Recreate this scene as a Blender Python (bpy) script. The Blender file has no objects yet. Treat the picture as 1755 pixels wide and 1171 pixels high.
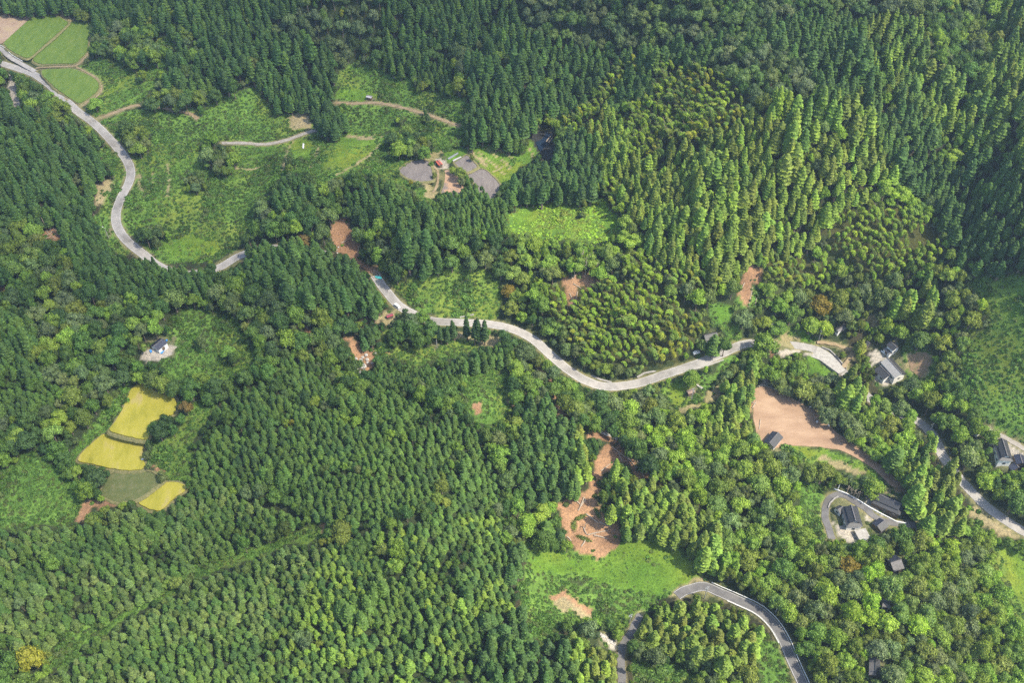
import bpy, bmesh, math, random
import numpy as np
from mathutils import Vector, Matrix
R = math.radians
sc = bpy.context.scene
# ------------------------------------------------------------------ camera
CAM_H, PITCH, FPX = 388.0, R(47.0), 1755.0
cd = bpy.data.cameras.new("camera"); cam = bpy.data.objects.new("camera", cd)
sc.collection.objects.link(cam); sc.camera = cam
cam.location = (0, 0, CAM_H); cam.rotation_euler = (R(90) - PITCH, 0, 0)
cd.sensor_width = 36; cd.lens = 36; cd.clip_start = 1; cd.clip_end = 20000
# ------------------------------------------------------------------ world, sun, exposure
SUN_EL, SUN_AZ = R(55), R(112)          # azimuth clockwise from +Y (view direction)
w = bpy.data.worlds.new("World"); sc.world = w; w.use_nodes = True
nt = w.node_tree; nt.nodes.clear()
sky = nt.nodes.new("ShaderNodeTexSky"); sky.sky_type = 'NISHITA'; sky.sun_disc = False
sky.sun_elevation = SUN_EL; sky.sun_rotation = SUN_AZ; sky.air_density = 1.0; sky.dust_density = 2.0
bg = nt.nodes.new("ShaderNodeBackground"); bg.inputs[1].default_value = 0.15
out = nt.nodes.new("ShaderNodeOutputWorld")
nt.links.new(sky.outputs[0], bg.inputs[0]); nt.links.new(bg.outputs[0], out.inputs[0])
sl = bpy.data.lights.new("sun", 'SUN'); sl.energy = 3.8; sl.angle = R(0.53); sl.color = (1, 0.92, 0.74)
sun = bpy.data.objects.new("sun", sl); sc.collection.objects.link(sun)
SD = Vector((math.sin(SUN_AZ) * math.cos(SUN_EL), math.cos(SUN_AZ) * math.cos(SUN_EL), math.sin(SUN_EL)))
sun.rotation_euler = SD.to_track_quat('Z', 'Y').to_euler(); sun.location = (300, -100, 700)
vs = sc.view_settings; vs.view_transform = 'Standard'; vs.look = 'None'; vs.exposure = 1.12; vs.gamma = 1
sc.cycles.max_bounces = 4; sc.cycles.diffuse_bounces = 2; sc.cycles.glossy_bounces = 2
sc.cycles.transparent_max_bounces = 8; sc.cycles.transmission_bounces = 2; sc.cycles.volume_bounces = 0
sc.cycles.use_denoising = False
try: sc.cycles.denoising_prefilter = 'ACCURATE'; sc.cycles.denoiser = 'OPENIMAGEDENOISE'
except Exception: pass
rng = np.random.default_rng(7); random.seed(7)
C = sc.collection
# ------------------------------------------------------------------ pixel <-> world
cp, sp_ = math.cos(PITCH), math.sin(PITCH)
def ray(u, v):
    a = (np.asarray(u, float) - 877.5) / FPX; b = -(np.asarray(v, float) - 585.5) / FPX
    return a, cp + b * sp_, -sp_ + b * cp            # world x, y, z of the view ray
def proj(x, y, z):
    z = np.asarray(z, float) - CAM_H
    d = y * cp - z * sp_; b = y * sp_ + z * cp
    return 877.5 + FPX * x / d, 585.5 - FPX * b / d
def onplane(u, v, z):
    a, b, c = ray(u, v); t = (z - CAM_H) / c
    return a * t, b * t
# ------------------------------------------------------------------ value noise
def vnoise(x, y, s, seed=0):
    r = np.random.default_rng(seed + 100); T = r.random((256, 256))
    x = np.asarray(x, float) / s + 500; y = np.asarray(y, float) / s + 500
    i = np.floor(x).astype(int); j = np.floor(y).astype(int); fx = x - i; fy = y - j
    fx = fx * fx * (3 - 2 * fx); fy = fy * fy * (3 - 2 * fy)
    g = lambda a, b: T[a % 256, b % 256]
    return (g(i, j) * (1 - fx) + g(i + 1, j) * fx) * (1 - fy) + (g(i, j + 1) * (1 - fx) + g(i + 1, j + 1) * fx) * fy
# ------------------------------------------------------------------ terrain relief: surveyed points (pixel of the spot, height)
CP = [(-100,-100,30),(300,-120,50),(700,-120,75),(1100,-120,98),(1500,-120,125),(1850,-120,125),
(0,0,26),(80,60,24),(130,130,23),(0,110,23),(180,60,25),(250,0,40),(300,70,40),(230,120,34),(450,0,58),(450,90,38),
(600,0,64),(620,100,32),(750,0,62),(750,80,44),(850,60,48),(900,0,70),(900,160,36),(1000,0,76),(1030,90,54),(950,215,24),(930,250,23),
(1150,0,88),(1150,120,68),(1300,0,98),(1300,120,86),(1450,0,104),(1450,150,84),(1590,0,100),(1660,100,76),(1660,20,88),(1755,0,104),(1755,150,92),
(1060,200,46),(1200,200,64),(1180,300,50),(1060,290,36),(1000,360,32),(920,380,27),(1300,300,62),(1400,300,62),(1500,250,70),(1590,220,72),(1635,310,54),(1755,300,76),
(1100,420,34),(1200,430,36),(1300,440,34),(1400,430,34),(1500,400,42),(1645,420,38),(1755,420,56),
(1000,480,24),(900,470,20),(1000,580,9),(1100,600,7),(1150,520,22),(1280,520,16),(1400,520,11),(1500,520,16),(1600,540,20),(1700,560,26),(1755,600,30),
(1030,660,0),(1150,640,0),(1270,590,1),(1400,600,1),(1470,650,0),(1523,640,1),(1600,650,4),(1700,680,13),(1755,700,11),(1600,745,-3),(1660,835,-6),(1755,912,-9),(1720,780,0),
(940,605,3),(870,560,5),(740,550,8),(685,525,10),(645,478,11),(600,440,12),(585,390,26),(500,330,27),(650,350,32),(700,420,27),(800,380,30),(780,480,16),(850,500,14),(850,430,25),
(220,290,20),(205,390,18),(250,440,17),(400,440,16),(300,350,19),(400,300,20),(500,260,21),(620,180,24),(700,160,26),(760,210,24),(715,290,22),(830,310,22),(870,270,23),(300,200,22),(160,190,23),
(0,200,26),(100,230,28),(100,320,27),(0,350,32),(60,450,23),(0,500,30),(150,450,22),(300,490,18),(450,470,25),(520,450,27),(600,530,19),(480,540,24),(400,520,22),(250,560,24),(270,600,24),(100,560,28),(0,620,31),(150,650,26),
(230,740,20),(210,840,18),(90,800,25),(0,800,29),(0,900,28),
(620,610,6),(720,580,7),(740,640,15),(860,620,7),(600,680,15),(520,640,20),(440,680,22),(340,700,17),(400,740,26),(600,760,29),(700,800,28),(560,840,22),(800,760,20),(840,700,12),(900,720,8),(880,800,11),(800,850,19),(900,860,6),
(340,820,16),(300,860,16),(200,900,19),(100,930,21),(100,1000,23),(230,980,17),(320,985,10),(440,930,9),(540,910,12),(170,1090,10),(50,1100,18),(400,1040,19),(300,1120,19),(550,1000,18),(650,950,20),(750,900,27),(780,960,28),(850,1020,20),(700,1080,18),(500,1150,18),(860,1120,12),(950,1100,6),
(100,1280,16),(500,1280,16),(900,1280,6),(960,760,5),(1000,740,2),(1000,890,-1),(1050,800,0),(1050,950,-4),(1150,960,-4),(960,1000,-3),(960,1040,-2),(1080,1080,-4),(1080,1280,-6),
(1100,720,-4),(1200,750,-6),(1180,690,-4),(1150,850,3),(1200,940,3),(1250,880,-3),(1300,700,-6),(1400,750,-6),(1480,790,-7),(1300,820,-3),(1350,900,-5),(1200,1010,-3),(1350,1100,-3),(1380,1180,-3),(1200,1100,-4),
(1460,885,-6),(1530,870,-6),(1540,970,-8),(1450,1000,-6),(1500,1100,-6),(1650,1000,-8),(1730,970,-12),(1755,1100,-10),(1600,1150,-6),(1600,900,-7),
(1880,950,-8),(1880,700,18),(1880,400,70),(-120,400,34),(-120,800,30),(-120,1150,20),(1500,1280,-6),(1880,1240,-10),(-120,100,28)]
cpa = np.array(CP, float); cx, cy = onplane(cpa[:, 0], cpa[:, 1], cpa[:, 2])
def tpsK(d2): return 0.5 * d2 * np.log(d2 + 1e-6)
N = len(cx); SCL = 100.0
P = np.stack([np.ones(N), cx / SCL, cy / SCL], 1)
K = tpsK(((cx[:, None] - cx) ** 2 + (cy[:, None] - cy) ** 2) / SCL ** 2) + np.eye(N) * 0.02
A = np.zeros((N + 3, N + 3)); A[:N, :N] = K; A[:N, N:] = P; A[N:, :N] = P.T
sol = np.linalg.solve(A, np.concatenate([cpa[:, 2], np.zeros(3)]))
X0, X1, Y0, Y1, ST = -480.0, 480.0, 96.0, 900.0, 1.5
gx = np.arange(X0, X1 + .1, ST); gy = np.arange(Y0, Y1 + .1, ST)
GX, GY = np.meshgrid(gx, gy)
Z = sol[N] + sol[N + 1] * GX / SCL + sol[N + 2] * GY / SCL
for k in range(N):
    Z += sol[k] * tpsK(((GX - cx[k]) ** 2 + (GY - cy[k]) ** 2) / SCL ** 2)
Z += (vnoise(GX * .8 + GY * .6, GY * .8 - GX * .6, 62, 4) - .5) * 12 + (1 - np.abs(2 * vnoise(GX, GY, 48, 5) - 1)) * 4 - 2 + (vnoise(GX, GY, 30, 1) - .5) * 5 + (vnoise(GX, GY, 15, 2) - .5) * 1.8 + (vnoise(GX, GY, 5, 3) - .5) * .5
def hgt(x, y, Zg=None):
    Zg = Z if Zg is None else Zg
    fx = np.clip((np.asarray(x, float) - X0) / ST, 0, len(gx) - 1.001); fy = np.clip((np.asarray(y, float) - Y0) / ST, 0, len(gy) - 1.001)
    i = fx.astype(int); j = fy.astype(int); fx = fx - i; fy = fy - j
    return (Zg[j, i] * (1 - fx) + Zg[j, i + 1] * fx) * (1 - fy) + (Zg[j + 1, i] * (1 - fx) + Zg[j + 1, i + 1] * fx) * fy
def hit(u, v, up=0.0):
    """world points where the view rays of the pixels meet the ground raised by up"""
    u = np.atleast_1d(np.asarray(u, float)); v = np.atleast_1d(np.asarray(v, float))
    a, b, c = ray(u, v); t = (140 - CAM_H) / c; lo = t.copy(); done = np.zeros(len(u), bool)
    for _ in range(260):
        t2 = t + 2.5
        below = CAM_H + c * t2 < hgt(a * t2, b * t2) + up
        new = below & ~done; lo[new] = t[new]; done |= below
        t = np.where(done, t, t2)
        if done.all(): break
    hi = lo + 2.5
    for _ in range(14):
        m = (lo + hi) / 2; bl = CAM_H + c * m < hgt(a * m, b * m) + up
        hi = np.where(bl, m, hi); lo = np.where(bl, lo, m)
    return a * hi, b * hi, CAM_H + c * hi - up
def at(u, v, up=0.0):
    x, y, z = hit(u, v, up); return Vector((float(x[0]), float(y[0]), float(z[0])))
def inpoly(px, py, poly):
    ins = np.zeros(np.shape(px), bool); n = len(poly)
    for k in range(n):
        x1, y1 = poly[k]; x2, y2 = poly[(k + 1) % n]
        if y1 == y2: continue
        c = ((y1 > py) != (y2 > py)) & (px < (x2 - x1) * (py - y1) / (y2 - y1) + x1)
        ins ^= c
    return ins
def segdist(px, py, path):
    d = np.full(np.shape(px), 1e9); zz = np.zeros(np.shape(px))
    for k in range(len(path) - 1):
        ax, ay, az = path[k]; bx_, by_, bz = path[k + 1]
        dx, dy = bx_ - ax, by_ - ay; L = dx * dx + dy * dy + 1e-9
        m = (np.abs(px - (ax + bx_) / 2) < 40) & (np.abs(py - (ay + by_) / 2) < 40)
        t = np.clip(((px[m] - ax) * dx + (py[m] - ay) * dy) / L, 0, 1)
        e = np.hypot(px[m] - ax - t * dx, py[m] - ay - t * dy)
        o = d[m]; q = e < o; o[q] = e[q]; d[m] = o; zo = zz[m]; zo[q] = (az + t * (bz - az))[q]; zz[m] = zo
    return d, zz
# ------------------------------------------------------------------ flat fields: (name, outline in the photograph, colour key)
FIELDS = [
('bare_field', [(-30,20),(0,22),(57,26),(30,50),(5,73),(-30,80)], 'tan', 'dry tan bare field at the top left corner'),
('rice_field', [(59,27),(78,25),(97,27),(119,39),(84,70),(52,99),(45,101),(15,85),(6,74)], 'rice', 'green rice field beside the tan field'),
('rice_field', [(124,37),(160,38),(155,57),(151,65),(150,88),(130,109),(66,110),(55,103)], 'rice', 'green rice field with a brown path round its right end'),
('rice_field', [(71,120),(125,118),(150,128),(168,140),(170,152),(160,163),(136,179),(100,155),(73,130)], 'rice', 'rounded green rice field below the track fork'),
('rice_field', [(227,665),(246,657),(275,677),(303,683),(302,712),(280,717),(262,723),(255,757),(184,741),(205,715)], 'gold', 'golden ripe rice field, uppermost of the terraces'),
('rice_field', [(178,744),(251,759),(245,775),(243,788),(254,802),(240,807),(215,808),(190,804),(160,797),(130,792),(150,768)], 'gold', 'golden ripe rice field in the middle of the terraces'),
('rice_field', [(187,812),(255,808),(283,822),(262,838),(232,858),(200,862),(172,850),(180,830)], 'fallow', 'grey green fallow paddy between two golden fields'),
('rice_field', [(258,838),(290,826),(325,834),(318,845),(300,852),(287,868),(275,880),(252,872),(234,866)], 'gold', 'small golden rice field, lowest of the terraces'),
('paddy_field', [(682,293),(700,279),(712,274),(735,275),(744,309),(718,311),(700,306)], 'mud', 'grey ploughed paddy left of the red roofed shed'),
('paddy_field', [(777,278),(790,272),(801,264),(806,272),(820,286),(797,296)], 'mud', 'small square ploughed paddy right of the red roofed shed'),
('paddy_field', [(755,294),(768,289),(778,299),(788,306),(783,318),(800,318),(780,340),(758,338)], 'mudtan', 'ploughed paddy with orange mud spill in front of the red shed'),
('paddy_field', [(801,298),(808,292),(830,289),(847,305),(859,319),(852,331),(842,342),(828,345),(818,320)], 'mud', 'large ploughed paddy behind the pointed cedar stand'),
('mud_field', [(1293,664),(1318,662),(1340,672),(1370,690),(1402,706),(1425,735),(1460,760),(1500,790),(1525,810),(1552,836),(1532,838),(1500,806),(1470,786),(1440,771),(1390,765),(1345,764),(1318,772),(1296,747),(1290,705)], 'mudflow', 'broad brown mud covered field beside the dark roofed barn'),
]
fields = []
for nm, poly, key, lab in FIELDS:
    u = [p[0] for p in poly]; v = [p[1] for p in poly]
    x, y, z = hit(u, v); zm = float(np.median(z))
    x, y = onplane(np.array(u), np.array(v), zm)
    fields.append([nm, list(zip(x.tolist(), y.tolist())), zm, key, lab])
# terraces: flatten the ground under the fields
for nm, wp, zm, key, lab in fields:
    xs = [p[0] for p in wp]; ys = [p[1] for p in wp]
    m = (GX > min(xs) - 16) & (GX < max(xs) + 16) & (GY > min(ys) - 16) & (GY < max(ys) + 16)
    px, py = GX[m], GY[m]; ins = inpoly(px, py, wp)
    path = [(a, b, 0) for a, b in wp] + [(wp[0][0], wp[0][1], 0)]
    d, _ = segdist(px, py, path); d = np.where(ins, 0, d)
    wgt = np.clip(1 - (d - 2.0) / (8.0 if len(wp) < 40 else 10.0), 0, 1); wgt = wgt * wgt * (3 - 2 * wgt)
    Z[m] = Z[m] * (1 - wgt) + (zm - 0.12) * wgt
# ------------------------------------------------------------------ roads and tracks: (name, pixel line, width m, surface, label)
ROADS = [
('road', [(-60,96),(-30,102),(0,108),(30,117),(60,128),(90,150),(130,188),(160,210),(190,240),(213,268),(223,288),(222,310),(207,340),(199,365),(201,388),(217,412),(246,436),(275,458),(320,470),(372,460),(412,438),(460,425),(520,430),(560,436)], 5.2, 'asphalt'),
('road', [(643,472),(652,486),(665,503),(684,524),(712,540),(742,550),(790,553),(840,556),(880,565),(915,583),(945,610),(975,635),(1005,653),(1040,663),(1090,658),(1140,642),(1200,622),(1240,605),(1272,591),(1300,588),(1330,593)], 5.2, 'asphalt'),
('road', [(1330,593),(1360,592),(1400,600),(1425,616),(1446,638),(1470,665),(1500,690),(1540,710),(1572,722),(1600,748),(1616,782),(1640,815),(1660,838),(1690,868),(1720,890),(1755,912),(1810,940)], 5.0, 'asphalt'),
('road', [(1160,1022),(1172,1014),(1185,1010),(1207,1006),(1235,1017),(1265,1030),(1300,1047),(1325,1070),(1342,1097),(1354,1125),(1365,1150),(1378,1180),(1390,1230)], 4.5, 'asphalt_dark'),
('road', [(1098,1054),(1090,1068),(1080,1088),(1068,1105),(1064,1128),(1066,1160),(1070,1230)], 3.0, 'asphalt_dark'),
('road', [(-30,72),(0,82),(15,96),(35,108),(60,122)], 3.2, 'asphalt'),
('farm_track', [(62,116),(90,114),(130,112),(142,102),(152,90),(153,70),(157,58)], 1.3, 'dirt'),
('farm_track', [(130,114),(150,124),(165,134),(174,150),(168,163),(150,174),(136,182),(110,168)], 1.0, 'dirt'),
('farm_track', [(160,206),(185,197),(215,186),(240,180),(285,186),(318,193),(330,196),(339,204)], 2.2, 'dirt'),
('farm_track', [(380,245),(415,245),(455,247),(490,240),(520,229),(545,222)], 2.6, 'gravel'),
('farm_track', [(575,176),(610,177),(645,176),(680,182),(705,188),(722,193),(745,200),(768,209),(788,216)], 2.4, 'dirt'),
('farm_track', [(742,283),(750,292),(751,305),(748,320),(742,330)], 1.3, 'dirt'),
('driveway', [(1426,925),(1420,905),(1414,885),(1418,862),(1430,850),(1448,850),(1468,862),(1485,873),(1500,887),(1520,895),(1550,899),(1585,902)], 3.2, 'asphalt_dark'),
('farm_track', [(1445,630),(1462,604),(1452,598),(1430,590),(1400,586)], 2.2, 'dirt'),
('farm_track', [(1720,792),(1700,760),(1690,745),(1700,740),(1725,752),(1760,772),(1790,790)], 2.6, 'gravel'),
]
roads = []
for nm, pts, wd, surf in ROADS:
    pu, pv = [], []
    for k in range(len(pts) - 1):          # Catmull-Rom in the photograph, then on the ground
        p0 = pts[max(k - 1, 0)]; p1 = pts[k]; p2 = pts[k + 1]; p3 = pts[min(k + 2, len(pts) - 1)]
        n = max(2, int(math.hypot(p2[0] - p1[0], p2[1] - p1[1]) / 5))
        for t in np.arange(n) / n:
            f = lambda i: .5 * (2 * p1[i] + (p2[i] - p0[i]) * t + (2 * p0[i] - 5 * p1[i] + 4 * p2[i] - p3[i]) * t * t + (3 * p1[i] - p0[i] - 3 * p2[i] + p3[i]) * t ** 3)
            pu.append(f(0)); pv.append(f(1))
    pu.append(pts[-1][0]); pv.append(pts[-1][1]); pu = np.array(pu); pv = np.array(pv)
    x, y, z = hit(pu, pv); k = min(19, (len(z) // 2) * 2 - 1)
    zp = np.pad(z, k // 2, mode='edge'); z = np.convolve(zp, np.ones(k) / k, 'valid'); zp = np.pad(z, k // 2, mode='edge'); z = np.convolve(zp, np.ones(k) / k, 'valid')
    x, y = onplane(pu, pv, z)
    roads.append((nm, np.stack([x, y, z], 1), wd, surf))
RD = np.full(GX.shape, 1e9)
for nm, pth, wd, surf in sorted(roads, key=lambda q: q[2]):
    d, zz = segdist(GX, GY, pth.tolist()); hw = wd / 2
    wgt = np.clip(1 - (d - hw - 1.2) / (7 if wd > 3 else 3), 0, 1); wgt = wgt * wgt * (3 - 2 * wgt)
    Z = np.where(d < 100, Z * (1 - wgt) + (zz - .10) * wgt, Z)
    RD = np.minimum(RD, d - hw)
# ------------------------------------------------------------------ land cover, surveyed from the photograph (later entries win)
# B broadleaf  C tall cedar  c young cedar  M bamboo  S scrub  G grass  E bare earth  D dry tan ground  Y yard  O open (field, road)
COVER = [
('C',[(-60,140),(0,150),(40,185),(75,192),(130,220),(160,240),(182,270),(192,300),(182,335),(165,380),(130,402),(100,385),(60,385),(40,360),(-60,340)]),
('C',[(100,395),(150,405),(190,412),(240,432),(300,455),(372,460),(362,500),(270,505),(245,520),(230,510),(180,500),(145,470),(110,430)]),
('C',[(390,442),(412,440),(440,413),(539,420),(574,426),(614,456),(649,481),(664,505),(656,543),(664,575),(640,592),(612,575),(599,543),(559,530),(514,518),(494,500),(470,480),(439,478),(400,480)]),
('C',[(467,322),(500,296),(530,300),(541,330),(525,350),(500,365),(475,352)]),
('C',[(594,325),(639,313),(664,316),(714,343),(739,370),(714,405),(759,433),(756,453),(741,468),(719,468),(711,443),(689,405),(671,373),(651,368),(624,373),(601,358)]),
('c',[(740,372),(756,330),(785,312),(809,308),(829,323),(844,343),(852,373),(845,395),(800,400),(759,385)]),
('C',[(800,95),(830,85),(860,60),(905,62),(960,70),(1010,80),(1052,98),(1048,122),(1015,150),(1000,185),(965,205),(935,192),(913,215),(910,235),(870,258),(845,252),(800,238),(795,160)]),
('C',[(664,0),(664,-60),(878,-60),(905,60),(878,72),(789,78),(739,75),(731,112),(709,125),(669,122),(654,100),(659,50)]),
('c',[(721,125),(735,105),(770,95),(778,150),(755,160),(722,152)]),
('C',[(165,0),(165,-60),(520,-60),(520,0),(460,30),(480,60),(560,80),(575,140),(560,180),(500,190),(440,185),(435,150),(405,140),(360,150),(300,145),(268,130),(290,70),(255,30),(200,30),(172,60),(165,30)]),
('C',[(-60,-60),(165,-60),(165,20),(100,18),(0,12),(-60,10)]),
('C',[(540,180),(560,160),(585,185),(598,215),(580,232),(545,228),(532,200)]),
('c',[(480,620),(530,618),(565,632),(582,655),(575,685),(545,690),(500,685),(480,660)]),
('c',[(620,640),(660,612),(740,628),(800,610),(850,596),(872,612),(868,640),(820,655),(760,672),(700,665),(650,682),(625,668)]),
('c',[(318,830),(328,760),(350,730),(375,690),(420,668),(470,665),(500,690),(560,693),(610,680),(650,668),(700,680),(740,700),(790,715),(820,738),(845,780),(862,830),(855,865),(800,880),(745,855),(700,872),(650,900),(600,905),(555,893),(510,905),(470,890),(445,860),(400,845),(350,840)]),
('c',[(-60,900),(0,905),(100,905),(160,892),(230,872),(330,838),(400,848),(445,862),(490,900),(430,925),(400,950),(350,985),(290,998),(262,1020),(240,1040),(160,1080),(110,1110),(-60,1110)]),
('c',[(160,1090),(220,1052),(290,1012),(350,988),(440,958),(480,942),(560,930),(640,908),(700,892),(760,866),(830,872),(872,900),(895,960),(915,1040),(945,1085),(1000,1130),(1030,1240),(100,1240),(100,1120)]),
('C',[(865,905),(900,960),(925,1060),(1000,1110),(1100,1130),(1100,1240),(880,1240),(850,1150),(820,1130),(830,1060),(880,1050),(870,960)]),
('C',[(890,720),(905,690),(940,672),(975,690),(985,720),(1000,760),(1020,790),(1005,835),(960,860),(940,870),(900,850),(880,800)]),
('c',[(-60,610),(0,620),(40,600),(95,660),(90,700),(40,720),(0,700),(-60,700)]),
('C',[(0,530),(50,545),(60,590),(0,600),(-60,600),(-60,520)]),
('C',[(1040,840),(1075,810),(1110,800),(1150,840),(1210,880),(1260,960),(1290,1000),(1250,985),(1200,960),(1150,920),(1080,912),(1045,900)]),
('C',[(1092,1075),(1100,1045),(1125,1028),(1158,1022),(1180,1030),(1240,1030),(1290,1055),(1320,1080),(1335,1110),(1300,1150),(1200,1130),(1110,1110)]),
('C',[(1300,690),(1285,740),(1250,760),(1200,745),(1240,690),(1255,640),(1290,620),(1300,650)]),
('C',[(1000,215),(945,255),(900,268),(880,290),(860,330),(870,365),(920,370),(1000,345),(1035,335),(1035,295),(1085,290),(1110,300),(1100,262),(1078,240),(1075,200),(1040,175)]),
('C',[(1050,100),(1100,80),(1180,70),(1235,60),(1245,100),(1230,140),(1178,108),(1130,108),(1115,160),(1085,170),(1053,150)]),
('C',[(1290,215),(1330,165),(1380,170),(1400,200),(1470,260),(1500,330),(1460,350),(1411,368),(1400,420),(1366,433),(1320,440),(1300,420),(1230,400),(1150,400),(1080,370),(1060,320),(1110,280),(1160,245),(1215,222)]),
('C',[(1100,400),(1170,385),(1290,395),(1325,420),(1300,460),(1240,468),(1160,455),(1110,425)]),
('C',[(1250,60),(1310,60),(1320,20),(1440,20),(1500,30),(1600,30),(1640,100),(1640,180),(1690,140),(1720,0),(1730,-60),(1850,-60),(1850,480),(1755,470),(1700,465),(1660,450),(1625,380),(1600,330),(1500,300),(1470,250),(1400,180),(1400,110),(1320,70)]),
('C',[(1535,480),(1570,468),(1612,474),(1608,530),(1560,548),(1538,530)]),
('C',[(1440,600),(1465,560),(1498,575),(1500,660),(1490,700),(1440,680)]),
('C',[(1560,780),(1600,750),(1648,770),(1660,840),(1655,900),(1600,905),(1560,860)]),
# broadleaf patches inside the cedar
('B',[(565,635),(640,645),(640,668),(600,680),(560,693),(500,690),(545,690),(580,680)]),
('B',[(700,655),(770,668),(810,655),(820,700),(790,712),(740,698),(700,680)]),
('B',[(1218,95),(1260,70),(1320,70),(1395,110),(1398,145),(1340,160),(1290,185),(1262,150),(1225,125)]),
('B',[(1590,15),(1625,20),(1660,60),(1655,130),(1600,120),(1590,60)]),
('B',[(1415,195),(1450,200),(1450,245),(1420,240)]),
('B',[(1610,215),(1645,225),(1660,280),(1630,290),(1605,250)]),
('B',[(1310,0),(1420,-60),(1480,0),(1400,20),(1330,40)]),
('B',[(395,470),(440,480),(470,500),(440,560),(400,560),(380,510)]),
('B',[(660,930),(700,940),(690,985),(650,980)]),
('B',[(940,860),(985,850),(960,900),(930,930),(880,900),(870,860)]),
# bamboo
('M',[(1128,110),(1178,108),(1233,125),(1268,150),(1283,183),(1290,215),(1215,222),(1203,240),(1153,247),(1115,278),(1100,285),(1073,240),(1078,200),(1085,172),(1118,160),(1123,125)]),
('M',[(1063,103),(1093,103),(1090,118),(1053,150),(1038,170),(1018,190),(988,213),(958,222),(935,230),(910,228),(913,213),(933,195),(988,195),(1018,160),(1028,140),(1050,122)]),
('M',[(933,493),(970,488),(1008,488),(1053,478),(1103,483),(1140,495),(1155,515),(1200,530),(1212,550),(1190,595),(1160,620),(1100,628),(1040,620),(1000,610),(975,580),(960,540)]),
('M',[(1038,293),(1058,293),(1066,318),(1062,346),(1080,362),(1053,368),(1040,343),(1030,333)]),
('M',[(1073,443),(1110,436),(1153,445),(1178,463),(1233,465),(1233,493),(1178,493),(1153,475),(1090,476),(1060,455)]),
('M',[(1306,438),(1346,430),(1380,436),(1423,455),(1426,483),(1378,487),(1336,485),(1310,466)]),
('M',[(1405,368),(1440,358),(1491,356),(1540,350),(1585,375),(1605,400),(1615,433),(1580,455),(1548,455),(1510,470),(1476,467),(1446,433),(1416,418)]),
# scrub and rough green ground
('S',[(160,100),(190,90),(225,120),(240,145),(262,108),(285,98),(292,105),(268,130),(262,150),(240,172),(222,182),(160,202),(148,194),(180,170),(178,148),(160,128),(135,112)]),
('S',[(264,52),(290,60),(305,74),(290,84),(272,72)]),
('S',[(150,214),(232,186),(290,190),(330,188),(348,204),(352,180),(385,165),(440,150),(455,175),(490,195),(525,198),(545,228),(582,232),(598,215),(590,190),(578,165),(581,135),(589,110),(651,108),(659,122),(704,135),(714,158),(764,162),(799,165),(799,240),(771,260),(745,268),(729,271),(684,290),(676,300),(700,316),(742,330),(738,352),(700,322),(640,296),(600,300),(545,312),(530,296),(500,292),(467,316),(462,332),(440,336),(425,400),(400,432),(372,447),(290,452),(268,444),(245,425),(216,400),(200,370),(206,340),(226,308),(228,285),(215,262),(190,230)]),
('S',[(170,255),(205,268),(216,300),(200,340),(188,380),(205,410),(236,438),(205,440),(175,408),(160,375),(182,335),(196,300)]),
('S',[(870,365),(900,350),(950,345),(1000,345),(1035,340),(1052,370),(1070,395),(1040,410),(1010,420),(980,412),(930,410),(880,400)]),
('S',[(670,478),(700,480),(740,470),(790,460),(850,470),(862,510),(850,548),(790,548),(740,540),(712,528),(690,505)]),
('S',[(662,560),(690,560),(700,535),(735,552),(745,575),(800,572),(830,590),(800,604),(740,615),(690,620),(650,600)]),
('S',[(800,640),(880,625),(900,650),(880,700),(840,735),(810,715),(790,690)]),
('S',[(270,620),(285,585),(290,548),(330,522),(395,540),(440,598),(425,630),(385,650),(330,640),(290,650)]),
('B',[(330,575),(350,565),(365,585),(345,600)]),('B',[(385,600),(405,590),(415,615),(395,625)]),('S',[(620,600),(660,590),(700,600),(740,612),(720,632),(690,618),(650,608)]),
('S',[(182,742),(220,690),(225,665),(215,650),(190,690),(150,740),(118,790),(140,800)]),
('S',[(30,790),(60,770),(95,800),(125,830),(150,870),(110,900),(30,905),(-60,900),(-60,830)]),
('S',[(262,760),(300,740),(330,770),(320,825),(290,825),(262,800),(250,790)]),
('S',[(290,770),(335,690),(375,690),(330,755),(325,810),(300,800)]),
('S',[(890,1000),(930,990),(1040,1012),(1130,1030),(1110,1050),(1080,1060),(1010,1062),(960,1070),(930,1120),(900,1060)]),
('S',[(895,930),(960,945),(1050,950),(1110,915),(1160,935),(1200,965),(1205,1000),(1160,1020),(1080,1030),(990,995),(900,995)]),
('S',[(460,930),(520,905),(545,895),(565,905),(545,930),(500,935),(440,955),(350,988),(300,1000),(340,965),(400,950)]),
('S',[(90,1110),(120,1085),(160,1060),(170,1080),(130,1130),(110,1150),(80,1140)]),
('S',[(1650,480),(1700,478),(1755,470),(1850,470),(1850,780),(1755,755),(1720,745),(1690,720),(1665,690),(1640,640),(1650,600),(1690,560),(1700,520)]),
('S',[(1370,825),(1395,828),(1415,840),(1412,862),(1420,905),(1438,925),(1400,925),(1372,890)]),
('S',[(1210,520),(1250,525),(1262,550),(1235,555),(1215,545)]),
('S',[(1260,500),(1300,495),(1305,525),(1270,530)]),
('S',[(1240,560),(1270,560),(1275,585),(1240,598)]),
('S',[(1130,665),(1160,650),(1205,640),(1225,640),(1240,600),(1262,610),(1225,660),(1205,680),(1175,705),(1150,700)]),
('S',[(1325,580),(1350,565),(1395,572),(1405,592),(1330,592)]),
('S',[(1380,605),(1430,635),(1420,650),(1395,640)]),
('S',[(1340,764),(1390,764),(1440,775),(1475,790),(1500,808),(1515,825),(1480,815),(1430,800),(1370,792)]),
('S',[(1700,930),(1755,945),(1850,960),(1850,1120),(1755,1080),(1735,1040),(1715,985)]),
('S',[(1545,600),(1590,600),(1605,640),(1580,660),(1552,645)]),
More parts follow.
